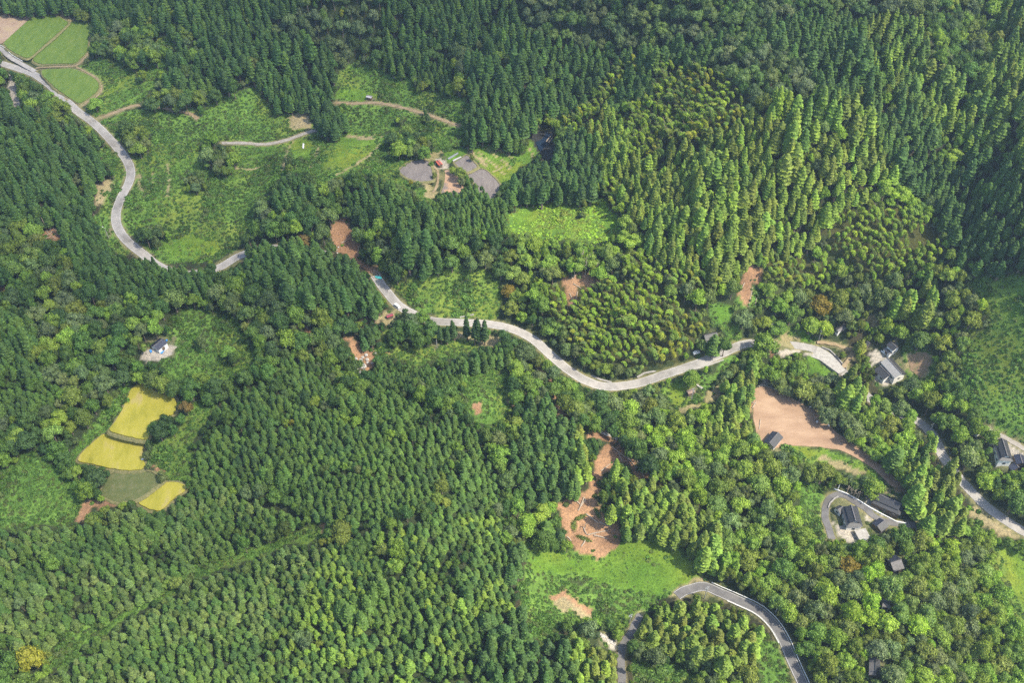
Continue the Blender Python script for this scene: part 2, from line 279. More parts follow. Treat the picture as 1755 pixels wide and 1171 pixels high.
('S',[(1080,1130),(1160,1140),(1200,1160),(1180,1200),(1100,1200)]),
('S',[(1300,1100),(1335,1105),(1355,1165),(1370,1230),(1320,1230),(1300,1150)]),
# trees standing in the open
('B',[(340,245),(365,232),(395,240),(405,270),(395,300),(365,295),(345,280)]),
('B',[(310,300),(350,300),(355,325),(325,335)]),
('B',[(205,205),(245,205),(262,235),(250,262),(225,268),(205,250)]),
('B',[(665,228),(700,220),(740,230),(748,258),(720,272),(680,268),(665,250)]),
('B',[(665,200),(700,195),(705,212),(675,216)]),
('B',[(725,190),(740,186),(748,205),(730,212)]),
('B',[(235,388),(275,383),(290,400),(275,420),(240,415)]),
('B',[(480,262),(505,260),(508,285),(485,290)]),
('B',[(250,270),(262,265),(270,290),(255,295)]),
('B',[(985,352),(1000,348),(1010,365),(990,370)]),
('B',[(662,556),(685,548),(705,535),(738,548),(748,570),(738,590),(700,600),(672,590)]),
# grass
('G',[(912,942),(960,950),(985,960),(1040,955),(1060,930),(1120,920),(1160,940),(1188,970),(1192,990),(1150,1010),(1130,1022),(1080,1012),(1040,1005),(990,985),(912,983)]),
('G',[(812,250),(830,245),(862,258),(895,262),(912,240),(930,264),(912,270),(892,286),(880,300),(868,312),(852,312),(838,298),(822,290),(806,262)]),
('G',[(765,262),(800,252),(812,258),(800,268),(778,276),(760,274)]),
('G',[(555,288),(580,238),(650,232),(642,255),(600,285)]),
('G',[(498,243),(528,240),(540,250),(525,270),(500,262)]),
('G',[(1385,608),(1425,636),(1412,646),(1390,640)]),
('G',[(1222,525),(1245,528),(1255,548),(1235,552)]),
('G',[(1140,668),(1160,655),(1178,664),(1172,690),(1155,695)]),
('G',[(1352,768),(1400,768),(1470,792),(1500,812),(1512,824),(1470,806),(1400,782),(1355,775)]),
('G',[(1712,935),(1755,950),(1850,970),(1850,1070),(1755,1050),(1725,990)]),
('G',[(1340,575),(1375,566),(1400,580),(1398,588),(1345,584)]),
('G',[(275,410),(340,400),(385,425),(350,442),(290,445)]),
('G',[(575,152),(610,150),(650,160),(648,172),(580,172)]),
('G',[(880,365),(905,352),(930,365),(905,385),(885,388)]),
('G',[(1030,370),(1055,368),(1062,385),(1035,392)]),
# dry and bare ground
('D',[(492,200),(512,196),(530,198),(535,218),(520,223),(500,222)]),
('D',[(640,228),(655,232),(640,238),(594,236),(596,231)]),
('D',[(1158,706),(1188,692),(1204,688),(1200,700),(1172,712)]),
('D',[(1208,682),(1230,665),(1240,672),(1225,692),(1212,692)]),
('D',[(1552,608),(1590,602),(1598,622),(1582,648),(1556,640)]),
('D',[(1400,782),(1450,792),(1498,815),(1470,812),(1420,800)]),
('D',[(1480,545),(1500,540),(1512,560),(1495,565)]),
('D',[(945,1022),(965,1016),(985,1032),(1010,1042),(1018,1058),(1000,1058),(975,1048),(950,1042)]),
('D',[(1345,572),(1395,590),(1410,592),(1330,592),(1336,580)]),
('D',[(57,22),(97,20),(128,34),(122,42),(97,27),(78,25),(59,27)]),
('D',[(735,262),(765,258),(752,272),(735,275),(720,270)]),
('D',[(800,255),(812,262),(826,276),(838,290),(830,289),(808,268),(801,264)]),
('D',[(735,312),(742,316),(748,330),(740,345),(732,330)]),
('D',[(1160,1012),(1165,1010),(1195,988),(1212,992),(1220,1004),(1195,1000),(1165,1014),(1140,1026)]),
('D',[(1660,870),(1700,875),(1755,905),(1755,925),(1700,915),(1672,895)]),
('D',[(178,150),(160,165),(150,178),(168,162)]),
('D',[(165,318),(180,310),(198,312),(180,345),(160,352)]),
('D',[(770,568),(800,566),(838,576),(862,582),(845,596),(810,585),(775,578)]),
('D',[(640,548),(675,528),(680,540),(665,560)]),
('E',[(1028,770),(1048,761),(1063,761),(1085,780),(1105,813),(1100,826),(1080,802),(1060,792),(1050,800),(1035,812),(1028,835),(1012,842),(1012,815),(1020,795)]),
('E',[(1008,738),(1030,742),(1060,752),(1058,760),(1030,752),(1005,746)]),
('E',[(962,866),(985,852),(1005,842),(1022,850),(1032,880),(1060,905),(1062,935),(1040,950),(1010,955),(985,947),(975,922),(960,895)]),
('E',[(570,378),(590,373),(603,385),(600,405),(612,412),(620,440),(645,468),(636,474),(600,442),(578,432),(566,402)]),
('E',[(622,455),(645,462),(655,474),(640,478)]),
('E',[(594,576),(622,588),(646,600),(640,628),(622,642),(604,616)]),
('E',[(513,562),(530,562),(540,572),(528,578)]),
('E',[(970,482),(985,474),(998,462),(1028,478),(1024,490),(990,494),(985,502),(968,495)]),
('E',[(972,500),(990,498),(985,520),(972,525)]),
('E',[(1268,478),(1278,462),(1290,455),(1306,474),(1295,490),(1280,492),(1290,520),(1272,525),(1266,500)]),
('E',[(128,900),(140,862),(160,852),(178,858),(202,866),(190,872),(160,868),(150,880),(150,900)]),
('E',[(262,806),(280,798),(292,802),(285,812)]),
('E',[(70,392),(95,385),(110,402),(98,415),(78,412)]),
('E',[(-10,485),(8,478),(12,490),(-5,500)]),
('E',[(1285,690),(1300,680),(1302,720),(1290,725)]),
('E',[(905,622),(940,640),(960,690),(975,720),(968,722),(950,690),(930,645)]),
('E',[(540,895),(556,905),(550,912)]),
('E',[(655,600),(675,592),(680,600),(660,610)]),
('E',[(810,695),(824,690),(828,712),(818,712)]),
('E',[(865,680),(878,690),(872,700)]),
('E',[(1320,598),(1345,590),(1340,610),(1322,612)]),
('E',[(262,600),(270,590),(262,620)]),
('E',[(1530,835),(1552,836),(1548,845),(1535,842)]),
# yards and concrete
('Y',[(1330,585),(1360,588),(1410,592),(1440,620),(1448,638),(1436,638),(1400,612),(1370,605),(1335,612)]),
('Y',[(1490,605),(1505,598),(1522,612),(1508,622),(1496,628)]),
('Y',[(1505,640),(1530,655),(1520,662),(1500,650)]),
('Y',[(238,612),(255,600),(285,592),(302,594),(296,606),(270,618),(250,622)]),
('Y',[(1420,888),(1440,900),(1480,915),(1490,930),(1455,932),(1440,920)]),
('Y',[(1488,845),(1510,880),(1545,900),(1500,900),(1480,880)]),
('Y',[(1480,880),(1500,885),(1496,895),(1484,892)]),
('Y',[(1685,735),(1700,735),(1735,755),(1765,775),(1770,800),(1735,785),(1715,760)]),
('Y',[(1030,1085),(1062,1105),(1056,1120),(1030,1098)]),
('Y',[(15,120),(24,140),(38,180),(22,184),(14,150)]),
('Y',[(745,270),(765,276),(770,290),(752,290)]),
('Y',[(1300,665),(1320,672),(1345,690),(1340,672),(1310,655)]),
# open water
('W',[(908,228),(935,222),(956,230),(950,262),(944,276),(928,272),(918,255)]),
]
# named single trees and small stands: (u, v of crown middle, kind, height, radius, tint key, label)
HEROES = [
(1405,524,'B',13,6.2,'orange','big round tree with golden orange leaves near the hamlet lot'),
(1184,648,'B',12,4.6,'bright','round bright tree between the curved road and the brown roofed hut'),
(1310,590,'B',15,6.5,'bright','large round tree standing over the road where it meets the hamlet lot'),
(1224,588,'C',17,3.8,'mid','broad cedar hiding the dark roofed house beside the road'),
(1242,594,'B',12,4.2,'mid','dense tree at the roadside right of the hidden dark roofed house'),
(520,412,'B',8,4.5,'brown','round brown leaved tree above the cedar slope, left of the upper slide'),
(584,914,'B',9,5.4,'olive','round olive brown crown beside the grassy gap in the plantation'),
(612,936,'B',8,4.4,'mid','round green crown touching the olive brown tree in the gap'),
(1455,970,'B',11,5.5,'orange','rounded golden brown tree below the large farmhouse'),
(1700,748,'B',9,3.8,'bright','yellow green garden tree before the small storehouse at right'),
(1687,740,'B',8,3.0,'bright','small round garden tree at left of the white gabled storehouse'),
(1681,778,'B',6,2.4,'bright','smallest yellow green garden tree left of the right farmhouse'),
(1578,928,'B',11,5.5,'olive','olive crowned tree at the end of the guardrail road'),
(1500,935,'B',12,5,'mid','round dark tree before the shed with dark blue roof'),
(1545,920,'B',12,5,'mid','round tree between the shed and the olive crowned tree'),
(876,440,'B',9,4.8,'olive','yellow olive tree at the end of the scrub slope above the road'),
(872,498,'B',8,4.2,'orange','orange brown low tree near the long road curve'),
(297,515,'B',13,6.5,'pale','pale domed tree below the dark cedar row at left'),
(272,740,'B',11,4.6,'dark','dark tree overhanging the right edge of the golden fields'),
(285,722,'B',9,3.6,'dark','small dark tree at the upper right corner of the golden fields'),
(318,700,'B',8,3.2,'brown','small reddish brown tree right of the golden fields'),
(1595,690,'B',16,5.6,'olive','tall olive crown right of the brown field tree belt'),
(1640,668,'B',15,6.4,'mid','broad dark rounded crown below the tan garden plot'),
(1535,785,'C',17,5.0,'mid','broad conical evergreen at the lower edge of the brown field'),
(1740,860,'B',16,7,'mid','huge rounded evergreen beside the road at the right edge'),
(1090,770,'B',16,5.6,'mid','large dark crown right of the upper log strewn slide'),
(1112,795,'B',15,5.0,'dark','dark crown at lower right end of the upper log strewn slide'),
(1050,812,'C',16,2.4,'bright','leftmost of the thin cedars standing in front of the log slide'),
(1057,806,'C',19,2.4,'bright','tallest of the thin cedars standing in front of the log slide'),
(1072,812,'C',15,2.6,'mid','rightmost of the thin cedars standing in front of the log slide'),
(1061,868,'C',17,3.0,'bright','cedar with bare trunk at the right rim of the lower slide'),
(1075,880,'C',17,3.0,'bright','second cedar at the right rim of the lower slide'),
(987,838,'C',16,2.4,'mid','cedar with visible trunk at the top rim of the lower slide'),
(978,834,'C',17,2.4,'mid','left cedar of the pair above the lower slide'),
(755,570,'C',14,1.9,'dark','first small roadside cedar from the left, right of the leafy mound'),
(765,571,'C',14,1.8,'dark','second small roadside cedar from the left'),
(778,562,'C',15,2.0,'dark','third roadside cedar from the left, in front of the road'),
(800,558,'C',18,2.2,'dark','lone straight cedar rising in front of the grey road'),
(813,564,'C',19,2.2,'dark','left cedar of the dense roadside trio with pale trunks'),
(821,562,'C',20,2.3,'dark','middle cedar of the dense roadside trio with pale trunks'),
(830,564,'C',19,2.2,'dark','right cedar of the dense roadside trio with pale trunks'),
(545,205,'C',15,3.4,'dark','left cedar of the clump at the end of the gravel track'),
(560,185,'C',17,3.6,'dark','tallest cedar of the clump at the end of the gravel track'),
(575,208,'C',15,3.2,'dark','right cedar of the clump at the end of the gravel track'),
(585,1040,'C',15,3.6,'mid','big pale crowned cedar among young trees, left one of the pair'),
(597,1050,'C',15,3.6,'mid','big pale crowned cedar among young trees, right one of the pair'),
(606,1032,'C',14,2.6,'mid','pointed cedar directly behind the big pale crowned pair'),
(630,1036,'C',16,2.6,'mid','tall pointed cedar right of the big pale crowned pair'),
(638,1024,'C',15,2.4,'mid','slim pointed cedar at the top of the small central group'),
(620,1060,'C',15,2.6,'mid','pointed cedar below the small central group'),
(640,1010,'C',14,2.4,'mid','rounded cedar under the dark gap in the plantation'),
(656,1008,'C',14,2.4,'mid','second rounded cedar under the dark gap in the plantation'),
(937,905,'C',13,4.0,'mid','solitary round cedar at left of the lower slide'),
(960,920,'C',9,2.4,'dark','small dark cedar between the round cedar and the lower slide'),
(1340,905,'B',12,4,'mid','round crown left of the bright scrub bank by the driveway'),
]
LW, LH, LS = 1000, 720, 2.0        # label raster: 2 px cells, margin of 120 px round the frame
OFFU, OFFV = -122.5, -134.5
lu, lv = np.meshgrid(OFFU + (np.arange(LW) + .5) * LS, OFFV + (np.arange(LH) + .5) * LS)
wu = (vnoise(lu, lv, 14, 11) - .5) * 14 + (vnoise(lu, lv, 6, 12) - .5) * 6; wv = (vnoise(lu, lv, 14, 13) - .5) * 14 + (vnoise(lu, lv, 6, 14) - .5) * 6
LAB = np.full(lu.shape, ord('B'), np.uint8)
def paint(ch, poly, warp=1.0):
    us = [p[0] for p in poly]; vv = [p[1] for p in poly]
    i0 = max(0, int((min(us) - OFFU - 14) / LS)); i1 = min(LW, int((max(us) - OFFU + 14) / LS) + 2)
    j0 = max(0, int((min(vv) - OFFV - 14) / LS)); j1 = min(LH, int((max(vv) - OFFV + 14) / LS) + 2)
    if i1 <= i0 or j1 <= j0: return
    s = (slice(j0, j1), slice(i0, i1)); ins = inpoly(lu[s] + warp * wu[s], lv[s] + warp * wv[s], poly)
    LAB[s][ins] = ord(ch)
for ch, poly in COVER: paint(ch, poly, {'E': .9, 'Y': .2, 'D': .6, 'W': .1, 'G': .7, 'S': .7}.get(ch, 1.2))
def stroke(ch, pts, w_):
    for (x1, y1), (x2, y2) in zip(pts[:-1], pts[1:]):
        L = math.hypot(x2 - x1, y2 - y1); dx, dy = (x2 - x1) / L * w_ / 2, (y2 - y1) / L * w_ / 2
        paint(ch, [(x1 - dy - dx, y1 + dx - dy), (x1 + dy - dx, y1 - dx - dy), (x2 + dy + dx, y2 - dx + dy), (x2 - dy + dx, y2 + dx + dy)], .15)
for pts, w_, ch in [([(590,229),(620,231),(655,233)],3,'G'),([(655,233),(648,252),(625,272),(600,288),(585,296)],3.5,'D'),([(592,234),(620,236),(640,238)],3,'D'),([(500,243),(492,262),(486,290),(484,300)],3,'D'),([(545,252),(538,270),(532,285)],4,'D'),
    ([(556,292),(575,262),(586,238)],3,'G'),([(580,296),(560,312)],3,'D'),([(240,300),(238,318),(250,330)],6,'D'),([(262,270),(262,300),(268,325)],4,'G'),([(285,280),(290,310),(288,335)],4,'D'),([(300,270),(312,300),(318,325)],4,'G'),([(262,290),(258,330)],3,'D'),
    ([(214,352),(250,345),(300,340),(340,335)],3,'G'),([(230,395),(270,375),(330,360)],3,'G'),([(360,262),(420,270),(470,262)],4,'G'),([(380,285),(430,290),(465,282)],3,'D'),([(395,310),(440,300)],3,'G'),([(170,165),(200,150),(240,120),(262,104)],5,'G'),([(200,185),(240,160),(268,140)],3,'G'),
    ([(820,262),(850,285),(866,300)],2.5,'D'),([(835,255),(868,280),(876,292)],2.5,'D'),([(856,256),(885,275)],2.5,'D'),([(905,250),(915,268)],2.5,'D'),([(846,296),(862,286)],3,'D'),([(728,316),(735,330),(744,336)],4,'D'),([(885,372),(920,362),(960,372)],4,'G'),([(900,390),(960,395),(1010,385)],5,'G'),
    ([(690,500),(730,510),(780,505),(830,500)],6,'S'),([(1655,560),(1700,600),(1755,640)],5,'G'),([(1680,640),(1720,690),(1755,720)],5,'G'),([(1670,500),(1710,530),(1755,545)],4,'G'),([(905,960),(930,975),(980,980)],5,'G'),
    ([(420,846),(470,852),(525,885)],14,'B'),([(745,862),(765,815),(790,765)],10,'B'),([(650,738),(705,752)],14,'B'),([(585,715),(622,728)],10,'B'),([(850,760),(868,830),(880,920)],34,'B'),([(480,1085),(555,1105)],16,'B'),([(600,1068),(690,1092)],14,'B'),([(300,1012),(235,1042),(170,1088)],12,'S'),([(700,965),(735,985)],10,'B'),
    ([(60,960),(140,985)],12,'B'),([(0,1010),(60,1060)],12,'B'),([(760,1010),(830,1040)],9,'B'),([(380,720),(440,735),(500,722)],12,'B'),([(560,800),(640,812)],9,'B'),([(430,900),(380,930)],12,'B'),([(880,640),(890,700),(880,740)],22,'B'),
    ([(60,200),(110,260),(140,330)],9,'B'),([(300,30),(330,80),(320,130)],16,'B'),([(420,20),(440,90),(400,140)],12,'B'),([(840,90),(900,130),(950,150)],8,'B'),([(700,30),(760,60)],10,'B'),([(1380,250),(1420,320),(1400,370)],14,'B'),([(1500,60),(1520,160),(1560,240)],14,'B'),([(1200,300),(1260,340)],10,'B'),([(1340,200),(1420,260)],10,'B'),
    ([(1022,822),(1016,846),(1008,872)],20,'E'),([(948,1025),(965,1018),(990,1036),(1014,1050)],9,'E')]: stroke(ch, pts, w_)
OCC = [  # forest that stands in front of flat fields and roads in the photograph
[(740,400),(752,335),(768,326),(783,328),(809,308),(829,325),(843,343),(852,332),(870,345),(870,400)],
]
for f in FIELDS: paint('O', f[1], 0)
for k, (nm, pth, wd, surf) in enumerate(roads):
    u, v = proj(pth[:, 0], pth[:, 1], pth[:, 2]); s = 1755 / (pth[:, 1] * cp - (pth[:, 2] - CAM_H) * sp_)
    if k == 0: segs = [(0, 246), (372, 412)]
    elif k == 1: segs = [(640, 690), (738, 1272)]
    elif k == 2: segs = [(0, 1448), (1570, 1590), (1606, 1622), (1648, 1900)]
    elif k == 10: segs = [(575, 680), (700, 724), (742, 790)]
    elif k == 8: segs = [(160, 240), (315, 345)]
    elif k == 4: segs = [(1058, 1092)]
    else: segs = [(-200, 2000)]
    for q in range(len(u) - 1):
        if not any(a <= u[q] <= b for a, b in segs): continue
        L = math.hypot(u[q + 1] - u[q], v[q + 1] - v[q]) + 1e-6; dx, dy = (u[q + 1] - u[q]) / L, (v[q + 1] - v[q]) / L
        h_ = wd * s[q] * .5 * math.hypot(dx * .75, 1 * abs(dx) * .0 + abs(dy)) + 1.0
        h_ = wd * s[q] * .5 * (abs(dy) + .75 * abs(dx)) + 1.0
        e = 1.0
        paint('O', [(u[q] - dy * h_ - dx * e, v[q] + dx * h_ - dy * e), (u[q] + dy * h_ - dx * e, v[q] - dx * h_ - dy * e), (u[q + 1] + dy * h_ + dx * e, v[q + 1] - dx * h_ + dy * e), (u[q + 1] - dy * h_ + dx * e, v[q + 1] + dx * h_ + dy * e)], 0)
for p in OCC: paint('c', p, .4)
# buildings and things that must stay in view: small clear windows (u0, v0, u1, v1)
CLEAR = [(252,578,300,612),(622,158,644,176),(742,268,768,286),(1500,612,1550,662),(1514,584,1540,612),(1484,584,1496,600),(1312,738,1344,772),
(1428,856,1490,925),(1492,838,1556,884),(1490,886,1524,914),(1516,952,1552,980),(1508,1026,1528,1042),(1484,1126,1514,1164),(1698,748,1755,806),(1683,726,1704,740),
(1184,655,1196,682),(1428,556,1446,568),(1190,598,1200,612),(660,532,680,550),(1200,1002,1214,1028),(1314,566,1324,582),(1398,566,1408,584),(1436,838,1444,856),(1028,1080,1050,1110),
(742,584,752,600),(184,392,190,408),(1214,565,1232,576)]
for u0, v0, u1, v1 in CLEAR:
    s = (slice(int((v0 - OFFV) / LS), int((v1 - OFFV) / LS) + 1), slice(int((u0 - OFFU) / LS), int((u1 - OFFU) / LS) + 1))
    L = LAB[s]; L[(L == ord('B')) | (L == ord('C')) | (L == ord('c')) | (L == ord('M')) | (L == ord('S'))] = ord('T')    # trodden ground round buildings
def lab(u, v):
    i = np.clip(((np.asarray(u) - OFFU) / LS).astype(int), 0, LW - 1); j = np.clip(((np.asarray(v) - OFFV) / LS).astype(int), 0, LH - 1)
    return LAB[j, i]
# ------------------------------------------------------------------ materials
def newmat(name):
    m = bpy.data.materials.new(name); m.use_nodes = True; t = m.node_tree; t.nodes.clear()
    o = t.nodes.new("ShaderNodeOutputMaterial"); p = t.nodes.new("ShaderNodeBsdfPrincipled")
    t.links.new(p.outputs[0], o.inputs[0]); p.inputs['Specular IOR Level'].default_value = .25
    return m, t, p
def noise_node(t, scale, detail=4, rough=.6, coord='Object', stretch=None):
    tc = t.nodes.new("ShaderNodeTexCoord"); n = t.nodes.new("ShaderNodeTexNoise")
    n.inputs['Scale'].default_value = scale; n.inputs['Detail'].default_value = detail; n.inputs['Roughness'].default_value = rough
    if stretch:
        mp = t.nodes.new("ShaderNodeMapping"); mp.inputs['Scale'].default_value = stretch[:3]; mp.inputs['Rotation'].default_value = (0, 0, stretch[3] if len(stretch) > 3 else 0)
        t.links.new(tc.outputs[coord], mp.inputs[0]); t.links.new(mp.outputs[0], n.inputs['Vector'])
    else: t.links.new(tc.outputs[coord], n.inputs['Vector'])
    return n
def ramp(t, src, stops):
    r = t.nodes.new("ShaderNodeValToRGB"); e = r.color_ramp.elements
    while len(e) < len(stops): e.new(.5)
    for k, (p, c) in enumerate(stops): e[k].position = p; e[k].color = (*c, 1)
    t.links.new(src, r.inputs[0]); return r
def mulc(t, a, b, mode='MULTIPLY', fac=1.0):
    m = t.nodes.new("ShaderNodeMix"); m.data_type = 'RGBA'; m.blend_type = mode; m.inputs[0].default_value = fac
    for s, i in ((a, 6), (b, 7)):
        if hasattr(s, 'is_linked'): t.links.new(s, m.inputs[i])
        else: m.inputs[i].default_value = (*s, 1)
    return m.outputs[2]
def bump(t, p, src, strength, dist):
    b = t.nodes.new("ShaderNodeBump"); b.inputs['Strength'].default_value = strength; b.inputs['Distance'].default_value = dist
    t.links.new(src, b.inputs['Height']); t.links.new(b.outputs[0], p.inputs['Normal'])
def simple(name, stops, scale=1.0, rough=.8, bmp=0.0, dist=.05, detail=5, stretch=None, metallic=0, spec=.25):
    m, t, p = newmat(name); n = noise_node(t, scale, detail, stretch=stretch)
    r = ramp(t, n.outputs[0], stops); t.links.new(r.outputs[0], p.inputs['Base Color']); p.inputs['Roughness'].default_value = rough
    p.inputs['Metallic'].default_value = metallic; p.inputs['Specular IOR Level'].default_value = spec
    if bmp: bump(t, p, n.outputs[0], bmp, dist)
    return m
def leafmat(name, lo, hi, scale, trans=.3, warm=1.0):
    m, t, p = newmat(name)
    a = t.nodes.new("ShaderNodeAttribute"); a.attribute_type = 'INSTANCER'; a.attribute_name = 'tint'
    v = t.nodes.new("ShaderNodeAttribute"); v.attribute_type = 'GEOMETRY'; v.attribute_name = 'leafvar'
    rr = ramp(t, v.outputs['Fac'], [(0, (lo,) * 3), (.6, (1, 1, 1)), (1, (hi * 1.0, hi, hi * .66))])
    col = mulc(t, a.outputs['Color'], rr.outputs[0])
    t.links.new(col, p.inputs['Base Color']); p.inputs['Roughness'].default_value = .62; p.inputs['Specular IOR Level'].default_value = .3
    tr = t.nodes.new("ShaderNodeBsdfTranslucent"); t.links.new(mulc(t, col, (1.1, 1.25, .6)), tr.inputs[0])
    mx = t.nodes.new("ShaderNodeMixShader"); mx.inputs[0].default_value = trans
    t.links.new(p.outputs[0], mx.inputs[1]); t.links.new(tr.outputs[0], mx.inputs[2])
    o = [n for n in t.nodes if n.type == 'OUTPUT_MATERIAL'][0]; t.links.new(mx.outputs[0], o.inputs[0])
    return m
M = {}
M['leaf'] = leafmat('foliage', .55, 1.6, .8, .34)
M['bark'] = simple('bark', [(.3, (.10, .075, .055)), (.7, (.24, .19, .15))], 3, .9, .4, stretch=(4, 4, .6))
M['asphalt'] = simple('weathered_asphalt', [(.25, (.21, .20, .185)), (.5, (.28, .265, .25)), (.8, (.35, .33, .31))], .35, .85, .1)
M['asphalt_dark'] = simple('asphalt', [(.25, (.088, .084, .088)), (.5, (.124, .120, .120)), (.8, (.160, .152, .148))], .35, .85, .1)
for kk_ in ('asphalt', 'asphalt_dark'):      # repair patches and stains
    t = M[kk_].node_tree; p = [n for n in t.nodes if n.type == 'BSDF_PRINCIPLED'][0]; src = p.inputs['Base Color'].links[0].from_socket
    n2_ = noise_node(t, .055, 3, .5); r2_ = ramp(t, n2_.outputs[0], [(.36, (.72, .70, .68)), (.47, (1, 1, 1)), (.62, (1.12, 1.10, 1.08))]); t.links.new(mulc(t, src, r2_.outputs[0]), p.inputs['Base Color'])
M['dirt'] = simple('packed_dirt', [(.25, (.160, .120, .072)), (.5, (.256, .192, .112)), (.8, (.336, .264, .176))], .5, .95, .3)
M['gravel'] = simple('gravel', [(.25, (.176, .152, .128)), (.5, (.264, .240, .208)), (.8, (.352, .320, .288))], .8, .95, .3)
M['rice'] = simple('green_rice', [(.2, (.060, .110, .016)), (.45, (.095, .155, .022)), (.65, (.12, .175, .028)), (.85, (.16, .18, .05))], .35, .8, .9, .3, 9, (1, .3, 1, .8))
M['gold'] = simple('ripe_rice', [(.2, (.16, .17, .020)), (.40, (.265, .245, .026)), (.55, (.33, .295, .040)), (.66, (.34, .28, .10)), (.95, (.30, .25, .10))], .16, .8, .8, .3, 10, (1, .45, 1, .3))
M['fallow'] = simple('fallow_paddy', [(.25, (.070, .090, .028)), (.5, (.100, .115, .038)), (.8, (.15, .14, .07))], .4, .9, .7, .15, 9)
M['tan'] = simple('dry_field', [(.25, (.240, .160, .112)), (.5, (.320, .232, .168)), (.8, (.352, .280, .128))], .12, .95, .3, .1, 6)
M['mud'] = simple('ploughed_paddy', [(.25, (.112, .096, .092)), (.5, (.160, .140, .132)), (.8, (.200, .176, .160))], .5, .9, .8, .15, 8, (1, .25, 1, .5))
M['mudtan'] = simple('mud_spill', [(.3, (.152, .128, .120)), (.46, (.192, .152, .128)), (.52, (.352, .224, .144)), (.8, (.400, .264, .168))], .09, .9, .6, .15, 8)
M['mudflow'] = simple('mud_flow', [(.2, (.16, .10, .065)), (.38, (.26, .165, .105)), (.52, (.30, .195, .125)), (.66, (.36, .245, .16)), (.78, (.27, .19, .12)), (.95, (.20, .17, .08))], .07, .8, .6, .3, 11, (1, 2.4, 1, .6))
M['paddy_edge'] = simple('grassy_bank', [(.25, (.080, .096, .032)), (.5, (.160, .152, .064)), (.8, (.256, .216, .112))], 1.2, .95, .5)
M['tile'] = simple('dark_roof_tile', [(.3, (.026, .027, .031)), (.6, (.042, .043, .049)), (.8, (.070, .070, .078))], 2.5, .5, .8, .06, 5, (.6, 5, 1), spec=.4)
M['tile_blue'] = simple('blue_black_tile', [(.3, (.018, .021, .036)), (.7, (.036, .040, .064))], 2.5, .38, .6, .05, 4, (.6, 5, 1), spec=.5)
M['tile_old'] = simple('worn_tile', [(.3, (.080, .076, .080)), (.55, (.144, .136, .140)), (.8, (.240, .224, .224))], 1.6, .7, .6, .05, 6, (.6, 4, 1))
M['plaster'] = simple('white_plaster', [(.3, (.68, .66, .62)), (.7, (.80, .79, .76))], .8, .8)
M['wood'] = simple('weathered_wood', [(.3, (.096, .068, .048)), (.7, (.192, .144, .104))], 2, .85, .3, .02, 4, (6, 6, .5))
M['redmetal'] = simple('red_roof', [(.3, (.400, .080, .056)), (.7, (.496, .136, .096))], 1, .5)
M['crimson'] = simple('crimson_panel', [(.3, (.240, .032, .056)), (.7, (.336, .056, .080))], 1, .5)
M['palemetal'] = simple('pale_metal', [(.3, (.360, .336, .368)), (.7, (.464, .440, .464))], 2, .4)
M['rust'] = simple('rusty_roof', [(.3, (.160, .096, .064)), (.7, (.288, .216, .168))], 2, .7)
M['panel'] = simple('pale_roof_sheet', [(.3, (.22, .215, .21)), (.7, (.34, .33, .325))], 1.2, .5, .3, .03, 3, (5, .3, 1))
M['concrete'] = simple('concrete', [(.25, (.224, .208, .192)), (.5, (.320, .304, .280)), (.8, (.416, .400, .368))], .7, .85, .2)
M['stone'] = simple('stone', [(.25, (.160, .144, .136)), (.5, (.272, .256, .240)), (.8, (.416, .400, .384))], 2.0, .85, .5)
M['white'] = simple('white_paint', [(.3, (.70, .70, .69)), (.7, (.80, .80, .79))], 1.5, .45)
M['bluetarp'] = simple('blue_tarp', [(.3, (.032, .176, .496)), (.7, (.064, .272, .624))], 2, .5, .5)
M['cyantarp'] = simple('turquoise_tarp', [(.3, (.05, .45, .45)), (.7, (.12, .60, .58))], 2, .5, .5)
M['glass'] = simple('dark_glass', [(.3, (.02, .025, .03)), (.7, (.04, .045, .05))], 1, .12, spec=.6)
M['rubber'] = simple('rubber', [(.3, (.02, .02, .02)), (.7, (.035, .035, .035))], 1, .8)
M['steel'] = simple('galvanised_steel', [(.3, (.336, .344, .352)), (.7, (.440, .448, .456))], 3, .4, metallic=.5)
M['polecon'] = simple('pole_concrete', [(.3, (.320, .312, .296)), (.7, (.400, .392, .376))], 1, .8)
M['log'] = simple('fallen_log', [(.3, (.208, .152, .104)), (.5, (.336, .272, .208)), (.75, (.464, .416, .360))], 1.5, .85, .4, .03, 4, (3, 3, .4))
M['skin'] = simple('skin', [(.3, (.360, .224, .160)), (.7, (.400, .256, .184))], 3, .6)
M['cloth'] = simple('dark_clothes', [(.3, (.02, .022, .03)), (.7, (.035, .038, .05))], 6, .9)
M['garden'] = simple('garden_soil', [(.3, (.112, .128, .048)), (.5, (.240, .160, .096)), (.8, (.336, .224, .144))], .8, .95, .5)
M['ink'] = simple('road_paint', [(.3, (.480, .472, .456)), (.7, (.576, .568, .552))], 3, .7)
wm, wt, wp = newmat('pond_water'); wp.inputs['Base Color'].default_value = (.012, .022, .045, 1); wp.inputs['Roughness'].default_value = .08; wp.inputs['Specular IOR Level'].default_value = .5
wn = noise_node(wt, 1.5, 3); bump(wt, wp, wn.outputs[0], .08, .05); M['water'] = wm
